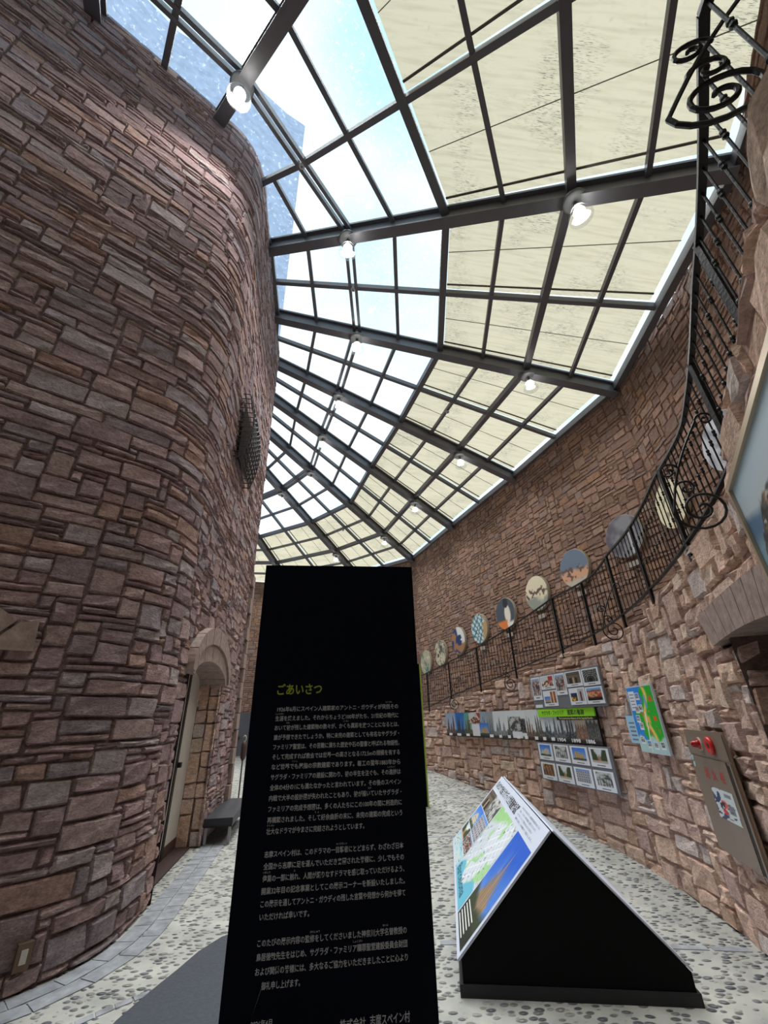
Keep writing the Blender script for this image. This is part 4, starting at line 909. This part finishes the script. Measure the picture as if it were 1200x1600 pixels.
# ------------------------------------------------------------------ iron window grille on the tower
s0g, s1g = TOWER.near(-2.53, 5.78), TOWER.near(-2.71, 6.82); gz0, gz1 = 5.62, 6.98
gr = thing('window_grille', TOWER.pt(np.array((s0g + s1g) / 2), np.array(gz0), .03), 'bulging wrought iron window grille high on the stone tower wall', 'window grille')
GI = mat('grey_iron', (26, 26, 30), .6, .2)
def bulge(f): return .04 + .22 * math.sin(math.pi * min(1, .15 + f * .7))
nh = 13
m_ = MB(); 
for k in range(nh + 1):
    f = k / nh; z = gz0 + (gz1 - gz0) * f; d = bulge(1 - f)
    m_.tube([tuple(TOWER.pt(np.array(a), np.array(z), dd)) for a, dd in ((s0g, .0), (s0g, d), (s1g, d), (s1g, .0))], .011, 5)
m_.build('hoops', GI, gr)
for k in range(9):
    s = s0g + (s1g - s0g) * k / 8; MB().tube([tuple(TOWER.pt(np.array(s), np.array(gz0 + (gz1 - gz0) * f), bulge(1 - f))) for f in np.linspace(0, 1, 12)], .010, 5).build('bar', GI, gr)
m_ = MB()
for k in range(nh):
    for c_ in range(8):
        f = (k + .5) / nh; s = s0g + (s1g - s0g) * (c_ + .5) / 8; z = gz0 + (gz1 - gz0) * f; d = bulge(1 - f) + .01
        ds, dz = (s1g - s0g) / 16, (gz1 - gz0) / nh / 2
        m_.tube([tuple(TOWER.pt(np.array(s - ds), np.array(z + dz), d)), tuple(TOWER.pt(np.array(s), np.array(z - dz * .7), d)), tuple(TOWER.pt(np.array(s + ds), np.array(z + dz), d))], .006, 4)
m_.build('lattice', GI, gr)
a = TOWER.pt(np.array([s0g + .08, s1g - .08]), 0., .062)
mb = MB().quad((*a[0][:2], gz0 + .1), (*a[1][:2], gz0 + .1), (*a[1][:2], gz1 - .1), (*a[0][:2], gz1 - .1)); wd = mb.build('window_1', mat('window_dark_brown', (58, 44, 40), .95, 0, .05)); struct(wd)

# small recessed light low on the tower
F = Frame((-2.64, 3.865), (-2.58, 3.93), .13, .275)
wl = thing('wall_light', F.at(.5, 0, .05), 'small rectangular bronze wall light low in the tower stones', 'wall light')
slab(F, 0, 1, 0, 1, .02, .07).build('bezel', mat('bronze_bezel', (110, 88, 72), .5, .3), wl)
slab(F, .28, .72, .25, .78, .07, .074).build('lens', mat('opal_lens', (190, 186, 176), .3), wl)

# ------------------------------------------------------------------ bench by the doorway, post behind it
bA = np.array([-2.80, 7.50]); ax = np.array([-.17, 1.0]); ax /= np.linalg.norm(ax); sx = np.array([ax[1], -ax[0]])
bench = thing('bench', (*(bA + ax * .9 + sx * .18), 0), 'low dark padded bench with pale metal legs beside the arched doorway', 'bench')
def bx(u0, u1, v0, v1, z0, z1):
    ps = [bA + sx * u + ax * v for u, v in ((u0, v0), (u1, v0), (u1, v1), (u0, v1))]; return MB().hexa([(*p, z) for z in (z0, z1) for p in ps])
bx(-.01, .40, -.02, 1.8, .245, .33).build('seat', mat('dark_vinyl', (40, 40, 48), .5, noise=.1, nscale=8), bench)
bx(.0, .39, 0, 1.78, .215, .245).build('seat_frame', mat('bench_black', (20, 20, 22), .5), bench)
LEG = mat('pale_metal_leg', (150, 150, 152), .35, .6)
for u in (.01, .345):
    for v in (.0, 1.74): bx(u, u + .035, v, v + .035, 0, .215).build('leg', LEG, bench)
ps_ = thing('barrier_post', (-3.0, 9.62, 0), 'thin brown post with a flat head and pale hook beyond the bench', 'post'); BR = mat('brown_metal', (74, 56, 50), .5)
MB().tube([(-3.0, 9.62, 0), (-3.0, 9.62, .98)], .014, 8).build('pole', BR, ps_)
MB().lathe((-3.0, 9.62, 0), [(.13, 0), (.13, .012), (.03, .03)], 18).build('base', BR, ps_)
MB().lathe((-3.0, 9.62, .90), [(.014, 0), (.05, .06), (.055, .30), (.02, .36)], 12).build('head', BR, ps_, True)
MB().tube([(-3.0 + .03 * math.cos(a), 9.62, 1.30 + .055 * math.sin(a)) for a in np.linspace(-1.2, 2.6, 9)], .01, 6).build('hook', mat('pale_hook', (206, 200, 190), .4), ps_)

# ------------------------------------------------------------------ floor mat, info panels
m_ = MB(); pts = [(-1.709, 3.3), (-1.709, 3.569), (-1.66, 3.85), (-1.599, 4.119), (-1.55, 4.386), (-1.455, 4.62), (-1.2, 4.8), (-.6, 4.75), (-.15, 4.4), (0., 3.6), (0, 2.0), (-1.2, 1.6), (-1.75, 2.4)]
n_ = len(pts); m_.add([(x, y, .0) for x, y in pts] + [(x, y, .014) for x, y in pts], [tuple(reversed(range(n_))), tuple(range(n_, 2 * n_))] + [(i, (i + 1) % n_, n_ + (i + 1) % n_, n_ + i) for i in range(n_)])
tag(m_.build('floor_mat', mat('charcoal_mat', (62, 66, 74), .9, noise=.15, nscale=50, bump=.2), None, base=(-.9, 3.2, 0)), 'flat charcoal grey mat on the pebble floor around the tall black panel', 'mat')

BLACK = mat('blue_black_panel', (3, 7, 20), .75, 0, .08)
F = Frame((-.716, 2.35), (.162, 2.468), .014, 2.44)
ip = thing('info_panel', F.at(.5, 0, -.03), 'tall black greeting panel with a green heading and white Japanese text in front', 'information panel')
slab(F, 0, 1, 0, 1, -.06, 0).build('panel', BLACK, ip)
slab(F, -.002, 1.002, -.0, .012, -.2, .1).build('foot', mat('panel_foot_black', (12, 12, 14), .5), ip)
text('heading_text', F, [('ごあいさつ', .124, 1.713, .234, .058)], .0012, mat('olive_green_ink', (138, 150, 30), .6), ip, .02)
L1 = ['1926年6月にスペイン人建築家のアントニ・ガウディが突然その', '生涯を終えました。それからちょうど100年がたち、21世紀の現代に', 'おいて彼が残した建築物の数々が、かくも異彩を放つことになるとは、', '誰が予想できたでしょうか。特に未完の建築としても有名なサグラダ・', 'ファミリア聖堂は、その苦難に満ちた歴史や石の聖書と呼ばれる物語性、', 'そして完成すれば教会では世界一の高さとなる172.5mの規模を有する', 'など世界でも屈指の宗教建築であります。着工の翌年1883年から', 'サグラダ・ファミリアの建設に関わり、彼の半生を注ぐも、その進捗は', '全体の4分の1にも満たなかったと言われています。その後のスペイン', '内戦で大半の設計図が失われたこともあり、彼が描いていたサグラダ・', 'ファミリアの完成予想図は、多くの人たちにこの100年の間に創造的に', '再構築されました。そして紆余曲折の末に、未完の建築の完成という', '壮大なドラマが今まさに完結されようとしています。']
L2 = ['志摩スペイン村は、このドラマの一目撃者にとどまらず、わざわざ日本', '全国から志摩に足を運んでいただき来園された皆様に、少しでもその', '偉業の一部に触れ、人間が織りなすドラマを感じ取っていただけるよう、', '開業32年目の記念事業としてこの展示コーナーを新設いたしました。', 'この展示を通してアントニ・ガウディの残した言葉や発想から何かを得て', 'いただければ幸いです。']
L3 = ['このたびの展示内容の監修をしてくださいました神奈川大学名誉教授の', '鳥居徳敏先生をはじめ、サグラダ・ファミリア贖罪聖堂建設委員会財団', 'および関係の皆様には、多大なるご協力をいただきましたことに心より', '御礼申し上げます。']
it = []; CH = .0255
def para(lines, v0, dv, last):
    for k, s in enumerate(lines): it.append((s, .126 + (.006 if (k == 0 and lines is L1) else 0), v0 - dv * k - .022, last if k == len(lines) - 1 else (.634 if k == 0 and lines is L1 else .64), CH))
para(L1, 1.653, .0426, .455); para(L2, 1.0576, .0428, .212); para(L3, .7606, .0435, .186)
for s, u, v in (('とつ ぜん', .70, 1.653), ('しょうがい', .126, 1.6104), ('かれ', .183, 1.5678), ('い さい', .475, 1.5678), ('くっ し', .225, 1.397), ('しんちょく', .70, 1.355), ('えが', .60, 1.27), ('う  よ', .345, 1.184), ('そう だい', .126, 1.142), ('もくげきしゃ', .45, 1.0576), ('いぎょう', .126, .972), ('ふ', .26, .972), ('かんしゅう', .345, .7606), ('めいよ', .66, .7606), ('しょくざい', .53, .717)):
    it.append((s, u, v + .006, None, .0085))
WT = mat('soft_white_ink', (166, 168, 174), .7)
text('body_text', F, it, .0012, WT, ip, .012)
text('signature_text', F, [('2026年4月', .125, .502, .083, .024), ('株式会社', .478, .472, .105, .029), ('志摩スペイン村', .60, .470, .165, .035)], .0012, WT, ip, .008)
# a second panel, almost hidden behind the first; its lime edge shows
F = Frame((-.30, 8.55), (.588, 8.30), 0.19, 2.5)
sp = thing('info_panel', F.at(.5, 0, -.03), 'black panel with a lime green edge standing behind the tall greeting panel', 'information panel')
slab(F, 0, .985, 0, 1, -.06, 0).build('panel', BLACK, sp)
slab(F, .985, 1, 0.03, 1, -.06, 0.001).build('edge_strip', mat('lime_edge', (150, 176, 52), .5), sp)
slab(F, -.01, 1.01, -.02, .02, -.2, .1).build('foot', MATS['panel_foot_black'], sp)

# ------------------------------------------------------------------ prism-shaped map stand
A0 = np.array([.404, 3.727]); A1 = np.array([1.809, 3.555]); e = (A1 - A0) / np.linalg.norm(A1 - A0); Lw = np.linalg.norm(A1 - A0)
b0 = np.array([.372, 2.93])                                            # how far the prism runs back
ms = thing('map_stand', (*(A0 + e * .7 + b0 / 2), 0), 'black triangular floor stand carrying a slanted printed city map board', 'display stand')
sec = [(0.012, .0), (.012, .172), (.716, .838), (1.408, .150), (1.408, .0)]
def pp(s, z, k): q = A0 + e * s + b0 * k; return (*q, z)
m_ = MB().add([pp(s, z, 0) for s, z in sec] + [pp(s, z, 1) for s, z in sec], [(0, 1, 2, 3, 4), (9, 8, 7, 6, 5)] + [(i, i + 5, (i + 1) % 5 + 5, (i + 1) % 5) for i in range(5)]); m_.build('body', mat('matte_black_board', (6, 8, 10), .7, 0, .15), ms)
m_ = MB(); o_ = e * .012; n2 = np.array([e[1], -e[0]]) * .012
ps = [A0 - o_ + n2, A1 + o_ + n2, A1 + b0 + o_ - n2, A0 + b0 - o_ - n2]
m_.hexa([(*p, .0) for p in ps] + [(*p, .062) for p in ps]).build('plinth', mat('plinth_charcoal', (34, 35, 40), .6), ms)
SFm = SlantFrame(pp(.0, .172, 1.0), pp(.0, .172, -.004), pp(.712, .846, 1.0))      # u: far -> near, v: up the slope
sbd = slab(SFm, 0, 1, -.01, 1.0, .0, .014).build('sign_board', mat('sign_board_white', (206, 214, 232), .5), ms)
D = .0150
def near_photo(U, V):
    n = fb(U, V, 201, 5); A = mixc(base_rgb(U, 36, 92, 200), np.clip(.9 - V + .5 * (n - .5), 0, 1), (140, 180, 232))
    t = np.zeros(U.shape)
    for cx, w_, h in ((.55, .10, .95), (.42, .10, .76), (.64, .09, .82), (.34, .09, .64), (.74, .09, .64), (.50, .11, .74)): t = np.maximum(t, spires(U, V, cx, w_, h, 1.5))
    t = np.maximum(t, np.clip((.40 - V) * 30, 0, 1) * (abs(U - .52) < .3)); A = mixc(A, t, (172, 146, 116)); A = mixc(A, t * (np.sin(U * 120) > .1) * .6, (92, 74, 62)); A = mixc(A, t * (n > .56) * .5, (206, 186, 156))
    A = mixc(A, np.clip((.34 - V + .25 * (n - .4) + .25 * (abs(U - .5))) * 9 - .6, 0, 1), (58, 66, 48)); A = mixc(A, np.clip((.17 - V) * 30, 0, 1) * .75, (36, 40, 36)); return A
picture('cathedral_photo', SFm, .775, .985, .02, .80, D, near_photo, 70, 90, sbd)
wt_ = []
for k in range(5): slab(SFm, .79, .79 + .14, .035 + .03 * k, .044 + .03 * k, D, D + .001).build('caption_line', YW, sbd)
def city(U, V):
    n = fb(U, V, 211, 4); A = base_rgb(U, 206, 214, 224); gx = (np.sin((U * .8 + V * .6) * 70) > .86) | (np.sin((V * .8 - U * .6) * 60) > .86); A = mixc(A, gx * .8, (236, 240, 246)); A = mixc(A, (n > .56) * .5, (190, 200, 210))
    A = mixc(A, np.clip((V - .82 + .3 * (.35 - U)) * 12, 0, 1) * (n > .3), (156, 206, 140)); A = mixc(A, (fb(U, V, 214, 6) > .66) * .9, (160, 208, 146)); A = mixc(A, (vnoise(U, V, 34, 213) > .86) * .85, (84, 92, 104))
    A = mixc(A, np.clip((.22 - V - .10 * (1 - U) + .08 * np.sin(U * 9)) * 30, 0, 1), (104, 184, 210)); return A
picture('printed_map', SFm, .41, .765, .02, .80, D, city, 90, 90, sbd)
PHS = [(.02, .20, .56, .80, 'hall', 221), (.205, .40, .56, .80, 'grey', 222), (.02, .20, .31, .55, 'sky', 223), (.205, .40, .31, .55, 'facade', 224), (.02, .20, .15, .30, 'garden', 226), (.205, .40, .15, .30, 'crowd', 225)]
for u0, u1, v0, v1, kd, sd in PHS: picture('photo', SFm, u0, u1, v0, v1, D, photo(kd, sd), 30, 26, sbd)
picture('inset_map', SFm, .02, .40, .02, .14, D, lambda U, V: mixc(mixc(base_rgb(U, 150, 206, 222), (fb(U, V, 230, 4) > .5) * 1., (196, 214, 214)), (vnoise(U, V, 20, 231) > .8) * 1., (90, 110, 120)), 40, 16, sbd)
text('heading_text', SFm, [('バルセロナで出会うガウディと世界遺産作品群', SFm.L * .03, SFm.H * .855, SFm.L * .60, .105)], D, INK, sbd, .02)
text('note_text', SFm, [(s, SFm.L * .655, SFm.H * (.945 - k * .036), SFm.L * (.28 - .02 * (k % 3)), .022) for k, s in enumerate(['バルセロナに残るガウディの建築作品は街のあちこちに', '点在し、その多くが世界遺産に登録されています。', 'サグラダ・ファミリア聖堂をはじめとする名作の', '場所と姿をこの地図でご紹介します。'])], D, MATS['grey_ink'], sbd, .0)
text('city_text', SFm, [('Barcelona', SFm.L * .43, SFm.H * .045, SFm.L * .27, .11)], D + .001, mat('teal_ink', (40, 84, 96), .6), sbd, .01)
SFr = SlantFrame(pp(1.412, .152, 0), pp(1.412, .152, 1), pp(.722, .846, 0))
slab(SFr, 0, 1, 0, 1.0, .0, .012).build('sign_board', MATS['sign_board_white'], ms)
